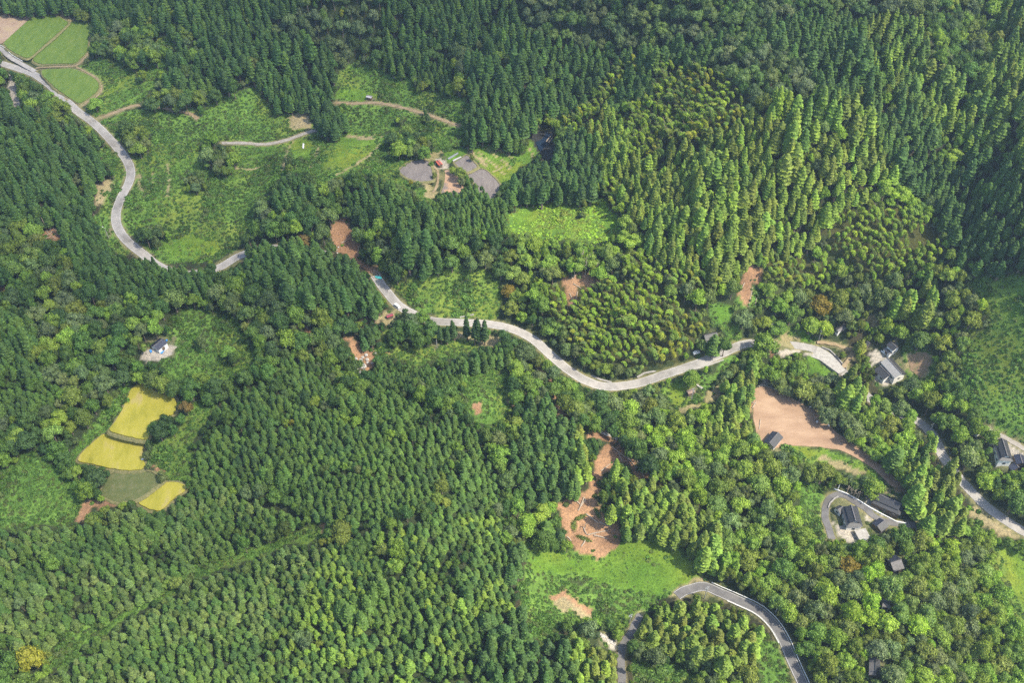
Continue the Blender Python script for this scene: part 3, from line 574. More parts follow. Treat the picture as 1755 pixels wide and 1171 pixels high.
# ------------------------------------------------------------------ mesh helpers
def link(name, me, parent=None, mats=()):
    o = bpy.data.objects.new(name, me); C.objects.link(o)
    if parent: o.parent = parent
    for m in mats: me.materials.append(m)
    return o
def mesh_np(name, V, F, mi=None, smooth=False):
    """V (n,3), F (m,k) all faces with k corners"""
    me = bpy.data.meshes.new(name); V = np.asarray(V, np.float32); F = np.asarray(F, np.int32); k = F.shape[1]
    me.vertices.add(len(V)); me.vertices.foreach_set('co', V.ravel())
    me.loops.add(F.size); me.loops.foreach_set('vertex_index', F.ravel())
    me.polygons.add(len(F)); me.polygons.foreach_set('loop_start', np.arange(0, F.size, k, dtype=np.int32))
    if mi is not None: me.polygons.foreach_set('material_index', np.asarray(mi, np.int32))
    if smooth: me.polygons.foreach_set('use_smooth', np.ones(len(F), bool))
    me.update(calc_edges=True); return me
def tag(o, label=None, cat=None, group=None, kind=None):
    if label: o['label'] = label
    if cat: o['category'] = cat
    if group: o['group'] = group
    if kind: o['kind'] = kind
    return o
def empty(name, loc, rz=0):
    o = bpy.data.objects.new(name, None); C.objects.link(o); o.location = loc; o.rotation_euler = (0, 0, rz); o.empty_display_size = .5
    return o
class MB:
    def __init__(s): s.v = []; s.f = []
    def box(s, x0, x1, y0, y1, z0, z1, rot=None):
        c = [(x, y, z) for z in (z0, z1) for y in (y0, y1) for x in (x0, x1)]
        if rot is not None: c = [tuple(rot @ Vector(p)) for p in c]
        b = len(s.v); s.v += c; s.f += [tuple(b + i for i in q) for q in ((0, 2, 3, 1), (4, 5, 7, 6), (0, 1, 5, 4), (2, 6, 7, 3), (0, 4, 6, 2), (1, 3, 7, 5))]; return s
    def tube(s, pts, rad, n=8, cap=True):
        pts = [Vector(p) for p in pts]; rad = rad if hasattr(rad, '__len__') else [rad] * len(pts); rings = []
        for k, p in enumerate(pts):
            d = (pts[min(k + 1, len(pts) - 1)] - pts[max(k - 1, 0)]).normalized()
            a = d.cross(Vector((0, 0, 1)) if abs(d.z) < .9 else Vector((1, 0, 0))).normalized(); b_ = d.cross(a)
            rings.append(len(s.v)); s.v += [tuple(p + (a * math.cos(2 * math.pi * i / n) + b_ * math.sin(2 * math.pi * i / n)) * rad[k]) for i in range(n)]
        for k in range(len(pts) - 1):
            for i in range(n): s.f.append((rings[k] + i, rings[k] + (i + 1) % n, rings[k + 1] + (i + 1) % n, rings[k + 1] + i))
        if cap: s.f.append(tuple(rings[0] + i for i in range(n))[::-1]); s.f.append(tuple(rings[-1] + i for i in range(n)))
        return s
    def poly(s, pts):
        b = len(s.v); s.v += [tuple(p) for p in pts]; s.f.append(tuple(range(b, b + len(pts)))); return s
    def slab(s, pts, th):
        """thick plate: pts in order, extruded downward along its normal"""
        pts = [Vector(p) for p in pts]; n = (pts[1] - pts[0]).cross(pts[2] - pts[0]).normalized()
        if n.z < 0: pts = pts[::-1]; n = -n
        b = len(s.v); k = len(pts); s.v += [tuple(p) for p in pts] + [tuple(p - n * th) for p in pts]
        s.f.append(tuple(range(b, b + k))); s.f.append(tuple(range(b + k, b + 2 * k))[::-1])
        for i in range(k): s.f.append((b + i, b + k + i, b + k + (i + 1) % k, b + (i + 1) % k))
        return s
    def build(s, name, mat, parent=None):
        me = bpy.data.meshes.new(name); me.from_pydata([tuple(p) for p in s.v], [], s.f); me.update()
        return link(name, me, parent, [mat])
# ------------------------------------------------------------------ the ground, one sheet
def stretch(a, lo):
    st = []; s_ = 3.0; x = a
    while abs(x - a) < 3200: x = x - s_ if lo else x + s_; st.append(x); s_ *= 1.45
    return st[::-1] if lo else st
ex = np.concatenate([stretch(X0, True), gx, stretch(X1, False)]); ey = np.concatenate([stretch(Y0, True), gy, stretch(Y1, False)])
EX, EY = np.meshgrid(ex, ey); EZ = hgt(EX, EY)
PU, PV = proj(EX, np.maximum(EY, 60), EZ)
cls = lab(PU, PV)
col = np.zeros(EX.shape + (3,))
n1 = vnoise(EX, EY, 9, 21)[..., None]; n2 = vnoise(EX, EY, 3, 22)[..., None]; n3 = vnoise(EX, EY, 30, 23)[..., None]
def C3(*c): return np.array(c)
pal = {'B': (C3(.025, .037, .015), C3(.049, .066, .025)), 'C': (C3(.025, .029, .015), C3(.049, .045, .025)), 'c': (C3(.025, .033, .015), C3(.041, .057, .023)),
       'M': (C3(.041, .049, .016), C3(.074, .074, .025)), 'S': (C3(.066, .138, .024), C3(.118, .205, .038)), 'G': (C3(.068, .145, .018), C3(.120, .205, .026)),
       'E': (C3(.15, .085, .05), C3(.41, .245, .14)), 'D': (C3(.180, .164, .074), C3(.344, .279, .164)), 'Y': (C3(.295, .262, .221), C3(.426, .394, .344)),
       'O': (C3(.074, .090, .033), C3(.180, .164, .082)), 'W': (C3(.025, .025, .025), C3(.033, .033, .033)), 'T': (C3(.082, .098, .041), C3(.164, .156, .082))}
for ch, (a, b) in pal.items():
    m = cls == ord(ch); w_ = np.clip((n1 * .5 + n2 * .3 + n3 * .4 - .2) / .8, 0, 1)[m]; col[m] = a * (1 - w_) + b * w_
# olive drift in the grass and scrub
m = ((cls == ord('S')) | (cls == ord('G'))); q_ = (np.clip((vnoise(EX, EY, 17, 24) - .45) / .3, 0, 1) * np.clip(.4 + n2[..., 0], 0, 1))[m][:, None]; col[m] = col[m] * (1 + q_ * (np.array([1.38, 1.02, .95]) - 1)) * (.8 + .45 * vnoise(EX, EY, 2.2, 25)[m][:, None])
nearroad = np.zeros(EX.shape); nearroad[len(stretch(Y0, True)):len(stretch(Y0, True)) + len(gy), len(stretch(X0, True)):len(stretch(X0, True)) + len(gx)] = np.clip(1 - RD / 1.0, 0, 1)
tanb = np.array([.26, .23, .12]); wr = (nearroad * (n2[..., 0] > .25))[..., None] * .75; col = col * (1 - wr) + tanb * wr
ny, nx = EX.shape; idx = np.arange(nx * ny).reshape(ny, nx)
F = np.stack([idx[:-1, :-1], idx[:-1, 1:], idx[1:, 1:], idx[1:, :-1]], -1).reshape(-1, 4)
gm = mesh_np('ground', np.stack([EX, EY, EZ], -1).reshape(-1, 3), F, smooth=True)
ca = gm.color_attributes.new('cover', 'FLOAT_COLOR', 'POINT'); ca.data.foreach_set('color', np.concatenate([col, np.ones(col.shape[:2] + (1,))], -1).astype(np.float32).ravel())
m, t, p = newmat('ground_cover'); a = t.nodes.new("ShaderNodeAttribute"); a.attribute_name = 'cover'
n = noise_node(t, 1.1, 8, .75); r = ramp(t, n.outputs[0], [(.28, (.42, .42, .42)), (.5, (1, 1, 1)), (.72, (1.6, 1.5, 1.3))])
t.links.new(mulc(t, a.outputs['Color'], r.outputs[0]), p.inputs['Base Color']); p.inputs['Roughness'].default_value = .95; p.inputs['Specular IOR Level'].default_value = .1
bump(t, p, n.outputs[0], .9, .6)
tag(link('ground', gm, None, [m]), kind='structure')
# ------------------------------------------------------------------ fields: a flat bed with a low grassy rim
for nm, wpts, zm, key, labl in fields:
    pts = []
    for k in range(len(wpts)):
        a_, b_ = Vector(wpts[k]), Vector(wpts[(k + 1) % len(wpts)]); nn = max(1, int((b_ - a_).length / 1.5))
        for i in range(nn): pts.append(a_.lerp(b_, i / nn))
    for _ in range(3): pts = [(pts[i - 1] + pts[i] * 2 + pts[(i + 1) % len(pts)]) / 4 for i in range(len(pts))]
    cen = sum(pts, Vector((0, 0))) / len(pts)
    pts = [q + (q - cen).normalized() * random.uniform(-.25, .25) for q in pts]
    hh = {'rice': .55, 'gold': .7}.get(key, .03)
    mb = MB(); mb.slab([(q.x, q.y, zm + hh) for q in pts], hh + .4)
    f_ = mb.build(nm, M[key]); tag(f_, labl, 'field', kind='structure')
    rim = MB(); L = len(pts)
    if key != 'mudflow' and key != 'tan':
        for i in range(L):
            p0, p1 = pts[i], pts[(i + 1) % L]; d0 = (p0 - cen).normalized(); d1 = (p1 - cen).normalized()
            a0, b0, a1, b1 = p0 + d0 * .15, p0 + d0 * 1.1, p1 + d1 * .15, p1 + d1 * 1.1
            rim.f.append(tuple(range(len(rim.v), len(rim.v) + 4))); rim.v += [(a0.x, a0.y, zm + .22), (b0.x, b0.y, zm + .20), (b1.x, b1.y, zm + .20), (a1.x, a1.y, zm + .22)]
            c0 = p0 + d0 * 1.9; c1 = p1 + d1 * 1.9
            rim.f.append(tuple(range(len(rim.v), len(rim.v) + 4))); rim.v += [(b0.x, b0.y, zm + .20), (c0.x, c0.y, zm - .45), (c1.x, c1.y, zm - .45), (b1.x, b1.y, zm + .20)]
        rim.build('bank', M['paddy_edge'], f_)
# ------------------------------------------------------------------ roads
def ribbon(name, P, wd, mat, dz=0.06, off=0.0, parent=None, jit=0.0, kind='structure', label=None):
    V, F = [], []; n = len(P); rs = np.random.default_rng(3)
    T = np.gradient(P[:, :2], axis=0); T /= np.linalg.norm(T, axis=1)[:, None] + 1e-9; Nn = np.stack([-T[:, 1], T[:, 0]], 1)
    cols = [-1, -.5, 0, .5, 1] if wd > 1 else [-1, 1]; k = len(cols)
    for i in range(n):
        for c in cols:
            j = rs.uniform(-jit, jit) if abs(c) == 1 else 0
            V.append((P[i, 0] + Nn[i, 0] * (off + c * (wd / 2 + j)), P[i, 1] + Nn[i, 1] * (off + c * (wd / 2 + j)), P[i, 2] + dz))
    for i in range(n - 1):
        for c in range(k - 1): b = i * k + c; F.append((b, b + k, b + k + 1, b + 1))
    o = link(name, mesh_np(name, V, F), parent, [mat])
    if kind and parent is None: tag(o, label, None, None, kind)
    return o
rl = ['pale grey road winding down from the top left corner', 'pale grey road curving through the middle of the valley', 'grey road passing the hamlet lot and leaving at the right edge', 'dark grey road curving off the bottom edge', 'dark grey road at the bottom beside the pole', 'narrow grey lane between rice field and road at top left',
 'brown track between rice fields', 'brown track round the rounded rice field', 'earth track from the road into the scrub', 'pale track ending at the cedar clump', 'sandy track below the small pale shed', 'narrow track beside the red roofed shed', 'driveway looping round the large farmhouse', 'muddy track right of the hamlet lot', 'gravel track behind the right farmhouse']
for k, (nm, pth, wd, surf) in enumerate(roads):
    o = ribbon(nm, pth, wd, M[surf], .06, jit=.12 if wd > 3 else .3, label=rl[k])
    if k in (0, 1, 3):
        for s_ in (-1, 1): ribbon('edge_line', pth, .12, M['ink'], .072, s_ * (wd / 2 - .35), o)
# pond
pw = at(930, 248); pu = [(912,232),(925,226),(940,228),(952,236),(950,252),(944,266),(932,268),(924,256)]
zz = pw.z + .2; q = [onplane(np.array([a]), np.array([b]), zz) for a, b in pu]
o = MB().slab([(float(x[0]), float(y[0]), zz) for x, y in q], .6).build('pond', M['water']); tag(o, 'small dark pond enclosed by bamboo and cedars', 'pond', kind='structure')
# ------------------------------------------------------------------ tree shapes
def cards(P, Nrm, size, r, asp=1.0, lift=.25, jit=.5, tri=False):
    """leaf-clump quads at P facing roughly along Nrm"""
    n = len(P); Nn = Nrm + r.normal(0, jit, (n, 3)); Nn /= np.linalg.norm(Nn, axis=1)[:, None] + 1e-9
    A_ = np.cross(Nn, r.normal(0, 1, (n, 3))); A_ /= np.linalg.norm(A_, axis=1)[:, None] + 1e-9; B_ = np.cross(Nn, A_)
    s = size * r.uniform(.6, 1.35, n)[:, None]; bend = Nn * s * lift
    V = np.stack([P - A_ * s * .5 - bend, P - B_ * s * .42 * asp, P + A_ * s * .5 - bend, P + B_ * s * .5 * asp], 1).reshape(-1, 3)
    F = np.arange(4 * n).reshape(n, 4)
    return V, F
def icos(sub=1):
    bm = bmesh.new(); bmesh.ops.create_icosphere(bm, subdivisions=sub, radius=1); V = np.array([v.co[:] for v in bm.verts]); F = np.array([[v.index for v in f.verts] for f in bm.faces]); bm.free(); return V, F
def join(parts):
    """parts: list of (V, F with 3 or 4 corners, material, leafvar per face) -> mesh"""
    return parts
def finish(name, parts, mats):
    nv = 0; VV, LI, LS_, MI, LVv = [], [], [], [], []; nl = 0
    for V, F, mi, lvv in parts:
        VV.append(V); LI.append((F + nv).ravel()); LS_.append(nl + np.arange(len(F)) * F.shape[1]); nl += F.size; nv += len(V)
        MI.append(np.full(len(F), mi)); LVv.append(np.broadcast_to(lvv, (len(F),)))
    me = bpy.data.meshes.new(name); VV = np.concatenate(VV).astype(np.float32); LI = np.concatenate(LI).astype(np.int32)
    me.vertices.add(len(VV)); me.vertices.foreach_set('co', VV.ravel()); me.loops.add(len(LI)); me.loops.foreach_set('vertex_index', LI)
    LS2 = np.concatenate(LS_).astype(np.int32); me.polygons.add(len(LS2)); me.polygons.foreach_set('loop_start', LS2)
    me.polygons.foreach_set('material_index', np.concatenate(MI).astype(np.int32)); me.update(calc_edges=True)
    at_ = me.attributes.new('leafvar', 'FLOAT', 'FACE'); at_.data.foreach_set('value', np.concatenate(LVv).astype(np.float32))
    for mm in mats: me.materials.append(mm)
    return me
def trunk_geo(h, r0, r1, n=7, lean=(0, 0), bend=0):
    V, F = [], []; K_ = 6
    for k in range(K_):
        t_ = k / (K_ - 1); cx_, cy_ = lean[0] * t_ * t_ * h, lean[1] * t_ * t_ * h; rr_ = r0 + (r1 - r0) * t_ + (r0 * .4 if k == 0 else 0)
        for i in range(n): V.append((cx_ + rr_ * math.cos(2 * math.pi * i / n), cy_ + rr_ * math.sin(2 * math.pi * i / n), t_ * h - (.8 if k == 0 else 0)))
    for k in range(K_ - 1):
        for i in range(n): F.append((k * n + i, k * n + (i + 1) % n, (k + 1) * n + (i + 1) % n, (k + 1) * n + i))
    return np.array(V), np.array(F)
def limb_geo(a, b, r0, r1, n=5):
    a, b = np.array(a, float), np.array(b, float); d = (b - a) / np.linalg.norm(b - a); u_ = np.cross(d, [0, 0, 1.]); u_ /= np.linalg.norm(u_) + 1e-6; w_ = np.cross(d, u_)
    V = [p_ + (u_ * math.cos(2 * math.pi * i / n) + w_ * math.sin(2 * math.pi * i / n)) * q_ for p_, q_ in ((a, r0), (b, r1)) for i in range(n)]
    return np.array(V), np.array([(i, (i + 1) % n, n + (i + 1) % n, n + i) for i in range(n)])
def lv(r, n, bias=0): return np.clip(r.beta(2.2, 2.4, n) + bias, 0, 1)
# unit sizes: cedar of height 10 and crown radius 1 (scaled later), broadleaf height 10 radius 4, etc.
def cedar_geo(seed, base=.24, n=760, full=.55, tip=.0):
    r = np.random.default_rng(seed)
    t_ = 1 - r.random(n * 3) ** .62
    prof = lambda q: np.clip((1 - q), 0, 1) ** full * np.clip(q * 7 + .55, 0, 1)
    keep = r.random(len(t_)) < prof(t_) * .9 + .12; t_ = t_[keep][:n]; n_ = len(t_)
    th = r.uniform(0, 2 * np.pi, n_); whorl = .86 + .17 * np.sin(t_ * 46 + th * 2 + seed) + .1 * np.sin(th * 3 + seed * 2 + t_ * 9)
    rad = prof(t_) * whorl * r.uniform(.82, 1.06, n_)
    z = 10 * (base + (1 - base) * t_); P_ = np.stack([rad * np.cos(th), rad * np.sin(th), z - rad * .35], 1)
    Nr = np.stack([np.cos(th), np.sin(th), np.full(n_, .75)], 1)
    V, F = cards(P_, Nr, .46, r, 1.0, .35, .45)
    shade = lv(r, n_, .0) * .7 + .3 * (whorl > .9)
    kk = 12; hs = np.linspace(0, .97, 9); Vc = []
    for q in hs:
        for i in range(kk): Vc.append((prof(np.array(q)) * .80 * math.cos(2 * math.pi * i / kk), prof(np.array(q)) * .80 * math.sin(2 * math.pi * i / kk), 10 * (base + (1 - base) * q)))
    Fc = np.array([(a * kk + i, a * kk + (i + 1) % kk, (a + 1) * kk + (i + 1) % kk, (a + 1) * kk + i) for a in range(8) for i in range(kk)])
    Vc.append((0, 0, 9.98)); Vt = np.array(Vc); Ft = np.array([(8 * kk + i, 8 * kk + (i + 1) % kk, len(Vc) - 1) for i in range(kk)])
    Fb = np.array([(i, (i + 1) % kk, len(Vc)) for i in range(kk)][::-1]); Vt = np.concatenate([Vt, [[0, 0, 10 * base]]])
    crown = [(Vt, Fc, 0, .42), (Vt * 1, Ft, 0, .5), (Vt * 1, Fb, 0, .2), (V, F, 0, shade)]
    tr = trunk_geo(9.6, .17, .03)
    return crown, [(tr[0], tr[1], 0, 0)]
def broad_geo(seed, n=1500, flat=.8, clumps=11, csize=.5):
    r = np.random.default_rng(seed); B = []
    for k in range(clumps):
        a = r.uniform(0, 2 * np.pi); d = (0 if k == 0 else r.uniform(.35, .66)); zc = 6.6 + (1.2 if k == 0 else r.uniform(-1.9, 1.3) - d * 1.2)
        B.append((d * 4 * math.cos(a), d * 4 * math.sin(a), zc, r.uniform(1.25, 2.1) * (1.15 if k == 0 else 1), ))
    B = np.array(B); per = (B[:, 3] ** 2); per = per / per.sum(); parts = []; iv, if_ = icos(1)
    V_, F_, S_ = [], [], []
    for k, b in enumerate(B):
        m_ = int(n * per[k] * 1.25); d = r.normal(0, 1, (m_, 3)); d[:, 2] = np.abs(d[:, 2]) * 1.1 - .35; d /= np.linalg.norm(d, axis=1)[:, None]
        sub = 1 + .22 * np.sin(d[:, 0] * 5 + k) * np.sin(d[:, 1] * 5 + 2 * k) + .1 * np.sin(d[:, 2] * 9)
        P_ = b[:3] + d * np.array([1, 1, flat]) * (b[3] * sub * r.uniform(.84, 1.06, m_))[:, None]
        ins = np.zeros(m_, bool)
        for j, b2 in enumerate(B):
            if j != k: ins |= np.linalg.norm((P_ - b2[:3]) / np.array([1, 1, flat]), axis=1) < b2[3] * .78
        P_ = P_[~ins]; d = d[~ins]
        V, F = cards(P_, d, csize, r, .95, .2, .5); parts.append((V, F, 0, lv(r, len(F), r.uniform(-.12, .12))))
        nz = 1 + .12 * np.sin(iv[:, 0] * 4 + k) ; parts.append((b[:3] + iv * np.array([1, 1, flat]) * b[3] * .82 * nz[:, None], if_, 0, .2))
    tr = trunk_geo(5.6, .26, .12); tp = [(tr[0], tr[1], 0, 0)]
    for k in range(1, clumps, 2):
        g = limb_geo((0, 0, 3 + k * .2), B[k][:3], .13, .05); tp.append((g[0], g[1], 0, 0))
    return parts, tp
def bamboo_geo(seed, n=460):
    r = np.random.default_rng(seed); t_ = r.random(n) ** .8; arch = r.uniform(.9, 1.7)
    cx_ = arch * t_ ** 2.2 * 1.6; cz_ = 4.2 + 5.6 * t_ - arch * .9 * t_ ** 5 * 1.4
    rad = (.25 + .75 * np.sin(np.pi * np.clip(t_ * .92 + .1, 0, 1))) * .95 * r.uniform(.3, 1, n) ** .5; th = r.uniform(0, 2 * np.pi, n)
    P_ = np.stack([cx_ + rad * np.cos(th), rad * np.sin(th), cz_ - rad * .25 + .3], 1)
    Nr = np.stack([np.cos(th) * .5 + .3, np.sin(th) * .5, np.full(n, .9)], 1)
    V, F = cards(P_, Nr, .46, r, .45, .5, .5); q = np.linspace(0, 1, 7)
    tr = []
    pr = [(arch * max(0, (a - .4) / .6) ** 2.2 * 1.6, 0, 9.6 * a) for a in q]
    for a, b in zip(pr[:-1], pr[1:]): g = limb_geo(a, b, .06, .05); tr.append((g[0], g[1], 0, 0))
    return [(V, F, 0, lv(r, n, .08))], tr
def scrub_geo(seed, n=70):
    r = np.random.default_rng(seed); d = r.normal(0, 1, (n, 3)); d[:, 2] = np.abs(d[:, 2]); d /= np.linalg.norm(d, axis=1)[:, None]
    P_ = d * np.array([1, 1, .62]) * r.uniform(.7, 1.15, n)[:, None]; V, F = cards(P_, d, .55, r, .9, .25, .5)
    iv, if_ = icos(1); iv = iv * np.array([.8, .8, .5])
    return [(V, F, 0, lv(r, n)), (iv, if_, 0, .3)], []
def variants(kind, fn, seeds, **kw):
    out_ = []
    for s_ in seeds:
        cr, tr = fn(s_, **kw)
        crown = finish(kind + '_crown', cr, [M['leaf']]); trunk = finish(kind + '_trunk', tr, [M['bark']]) if tr else None
        whole = finish(kind + '_whole', cr + [(a, b, 1, d) for a, b, c_, d in tr], [M['leaf'], M['bark']])
        out_.append((crown, trunk, whole))
    return out_
SH = {}
SH['cedar'] = variants('cedar', cedar_geo, (1, 2, 3, 4)) + variants('cedar', cedar_geo, (5, 6), full=.42, n=800) + variants('cedar', cedar_geo, (7,), full=.7, base=.34)
SH['young'] = variants('young_cedar', cedar_geo, (11, 12, 13, 14), base=.16, n=560, full=.58)
SH['broad'] = variants('broadleaf', broad_geo, (21, 22, 23)) + variants('broadleaf', broad_geo, (24, 25), clumps=16, csize=.42, n=1900) + variants('broadleaf', broad_geo, (26,), clumps=8, flat=1.0)
SH['bamboo'] = variants('bamboo', bamboo_geo, (31, 32, 33, 34))
SH['scrub'] = variants('scrub', scrub_geo, (41, 42, 43, 44))
# ------------------------------------------------------------------ leaf colours (linear albedo), bright and lime raised for the right slope's sunlight
TINT = {'dark': (.024, .050, .018), 'deep': (.030, .064, .019), 'mid': (.044, .084, .020), 'bright': (.086, .140, .025), 'olive': (.074, .098, .021), 'pale': (.068, .105, .036),
        'grey': (.058, .080, .046), 'orange': (.105, .085, .015), 'brown': (.10, .075, .03), 'yellow': (.14, .155, .022), 'lime': (.104, .166, .022)}
TINT = {k: np.array(v) * np.array([2.45, 2.32, 1.85]) for k, v in TINT.items()}
# broad tone of a stand, with the right side's sunlight painted in: (polygon, tones)
TONES = [
('B', [(430,-60),(1600,-60),(1600,40),(1400,150),(1280,180),(1220,120),(1000,60),(660,120),(440,90)], ['grey','grey','grey','dark','mid','pale']),
('B', [(1100,180),(1755,160),(1850,1240),(1380,1240),(1290,1000),(1000,640),(870,400)], ['mid','bright','bright','olive','grey','lime','pale']),  # sunlit right side: light put into brighter, yellower leaf tones
('C', [(1000,180),(1290,200),(1480,160),(1600,480),(1620,620),(1850,900),(1850,1240),(1000,1240),(960,960),(1000,640),(1050,380)], ['mid','bright','olive','bright']),  # right-hand cedars, sunlight painted as warmer tones
('C', [(1240,180),(1350,140),(1460,350),(1340,440),(1150,380),(1180,260)], ['bright','lime','bright','olive']),  # strongly lit slope, its sunlight carried by the leaf colour
('c', [(-60,600),(-60,1240),(400,1240),(560,940),(400,830),(100,880)], ['deep','mid','pale','deep']),
('c', [(400,1240),(560,940),(700,870),(1030,900),(1030,1240)], ['mid','mid','deep','bright']),
('C', [(1440,-60),(1850,-60),(1850,300),(1640,250),(1500,120)], ['mid','bright','mid','olive']),
('S', [(870,340),(1080,340),(1080,440),(870,440)], ['lime','bright','olive','bright']),
]
DEF = {'B': ['mid', 'mid', 'deep', 'dark', 'bright', 'grey', 'olive', 'mid'], 'C': ['dark', 'deep', 'deep', 'mid'], 'c': ['deep', 'mid', 'mid', 'dark'], 'M': ['lime', 'bright', 'lime', 'lime', 'pale', 'yellow', 'mid'], 'S': ['scr1', 'scr1', 'scr2', 'scr3']}
TINT['scr1'] = np.array([.062, .125, .022]); TINT['scr2'] = np.array([.085, .150, .028]); TINT['scr3'] = np.array([.070, .100, .026])
def tones(ch, u, v):
    for c, poly, ls in TONES:
        if c == ch and inpoly(np.array([u]), np.array([v]), poly)[0]: return ls
    return DEF[ch]
def tint_for(ch, u, v, x, y):
    ls = tones(ch, u, v); k = vnoise(x, y, 16, 51) * .75 + rng.random() * .4 - .05
    a = TINT[ls[int(np.clip(k, 0, .999) * len(ls))]]; b = TINT[ls[rng.integers(len(ls))]]
    c = a * .72 + b * .28
    if ch == 'B': c = c * 1.22
    if ch == 'B' and rng.random() < .005: c = TINT[['olive', 'yellow', 'pale'][rng.integers(3)]]
    return c * rng.uniform(.80, 1.22) * np.array([rng.uniform(.92, 1.1), 1, rng.uniform(.9, 1.12)])
# ------------------------------------------------------------------ planting
cells = {}
def free(x, y, r, k=.82):
    i, j = int(x // 6), int(y // 6)
    for a in (i - 1, i, i + 1):
        for b in (j - 1, j, j + 1):
            for (px, py, pr) in cells.get((a, b), ()):
                if (px - x) ** 2 + (py - y) ** 2 < ((pr + r) * k) ** 2: return False
    return True
def put(x, y, r): cells.setdefault((int(x // 6), int(y // 6)), []).append((x, y, r))
def rdist(x, y): i = int(np.clip((x - X0) / ST, 0, len(gx) - 1)); j = int(np.clip((y - Y0) / ST, 0, len(gy) - 1)); return RD[j, i]
trees = []      # (kind, x, y, z, height, radius, tint, label or None, tilt)
for (u, v, ch, h, r, tk, labl) in HEROES:
    x, y, z = hit(u, v, h * .62); x, y = float(x[0]), float(y[0]); z = float(hgt(x, y)); put(x, y, r)
    trees.append(['cedar' if ch == 'C' else 'broad', x, y, z, h, r, TINT[tk] * 1.0, labl, u, v])
WOOD = np.zeros(256, bool); WOOD[[ord(c) for c in 'BCcM']] = True
def plant(ch_set, spacing, hr, rr, kind, kk, jit=.38, rot=.4, lo=.28, order=True):
    """lattice of candidates over the whole site, kept where the photograph shows that stand"""
    L = 950; ca_, sa_ = math.cos(rot), math.sin(rot); g = np.arange(-L, L, spacing); a, b = np.meshgrid(g, g); a = a.ravel(); b = b.ravel()
    a = a + rng.uniform(-jit, jit, len(a)) * spacing; b = b + rng.uniform(-jit, jit, len(b)) * spacing
    x = a * ca_ - b * sa_; y = a * sa_ + b * ca_ + 450
    k = (x > X0 + 5) & (x < X1 - 5) & (y > Y0 + 5) & (y < Y1 - 5) & ((kind in ('broad',)) | (vnoise(x, y, 9, 62) < .84)); x, y = x[k], y[k]; z = hgt(x, y)
    h = rng.uniform(*hr, len(x)) * (1 + (vnoise(x, y, 22, 61) - .5) * .35); r = rng.uniform(*rr, len(x))
    if kind in ('young', 'cedar', 'bamboo'):
        big = 1 + .55 * (vnoise(x, y, 20, 63) > .74) * rng.uniform(.5, 1, len(x)) + .25 * (rng.random(len(x)) < .06); h = h * big; r = r * big
    um, vm = proj(x, y, z + h * .62); k = (um > -260) & (um < 2010) & (vm > -190) & (vm < 1420)
    cm = lab(um, vm); sel = np.zeros(256, bool); sel[[ord(c) for c in ch_set]] = True; k &= sel[cm]
    ut, vt = proj(x, y, z + h * .95); k &= WOOD[lab(ut, vt)]
    ul, vl = proj(x, y, z + h * lo); k &= WOOD[lab(ul, vl)]
    us = r * .55 * 1755 / (y * cp - (z - CAM_H) * sp_)
    k &= WOOD[lab(um - us, vm)] & WOOD[lab(um + us, vm)]
    ii = np.nonzero(k)[0]
    if not order: rng.shuffle(ii)
    c = 0
    for i in ii:
        if rdist(x[i], y[i]) < 1.0 or not free(x[i], y[i], r[i], kk): continue
        put(x[i], y[i], r[i]); c += 1
        ch = chr(cm[i]); trees.append([kind, x[i], y[i], z[i], h[i], r[i], tint_for(ch, um[i], vm[i], x[i], y[i]), None, um[i], vm[i]])
    return c
n_c = plant('c', 2.85, (5.4, 8.2), (1.5, 2.15), 'young', .48, .4, .35)
n_C = plant('C', 3.5, (9.5, 15.5), (2.0, 3.2), 'cedar', .46, .4, .2)
n_M = plant('M', 2.25, (9, 13), (1.05, 1.75), 'bamboo', .5, .48)
n_B = plant('B', 5.5, (9, 14), (3.6, 5.6), 'broad', .66, .5, .7, order=False) + plant('B', 3.4, (7, 11), (2.4, 3.8), 'broad', .6, .5, .3, order=False) + plant('B', 2.4, (5, 8.5), (1.5, 2.5), 'broad', .62, .5, .1, order=False) + plant('BCc', 2.0, (3.5, 7), (1.1, 1.9), 'broad', .7, .5, .1, order=False)
print('planted', n_c, n_C, n_M, n_B, len(trees))
# low ground cover over the open rough ground
g = np.arange(-950, 950, 1.45); a, b = np.meshgrid(g, g); a = a.ravel() + rng.uniform(-.7, .7, a.size); b = b.ravel() + 450 + rng.uniform(-.7, .7, b.size)
k = (a > X0 + 5) & (a < X1 - 5) & (b > Y0 + 5) & (b < Y1 - 5); a, b = a[k], b[k]; z = hgt(a, b); u, v = proj(a, b, z + .5)
k = (u > -260) & (u < 2010) & (v > -190) & (v < 1420); a, b, z, u, v = a[k], b[k], z[k], u[k], v[k]; cl = lab(u, v)
dens = np.zeros(256); dens[ord('S')] = .95; dens[ord('G')] = .40; dens[ord('T')] = .18; dens[ord('D')] = .05; dens[ord('E')] = .035; dens[ord('O')] = .0
pr = dens[cl] * (.55 + .9 * vnoise(a, b, 11, 71)); fi = np.clip((a - X0) / ST, 0, len(gx) - 1).astype(int); fj = np.clip((b - Y0) / ST, 0, len(gy) - 1).astype(int)
k = (rng.random(len(a)) < pr) & (RD[fj, fi] > .8)
for nm, wpts, zm, key, labl in fields: k &= ~inpoly(a, b, wpts)
sa, sb, sz, su, sv = a[k], b[k], z[k], u[k], v[k]
sr = rng.uniform(.5, 1.2, len(sa)) * np.where(cl[k] == ord('G'), .55, 1.0) * (1 + (vnoise(sa, sb, 13, 72) > .68) * rng.uniform(.2, 1.2, len(sa)))
st_ = []
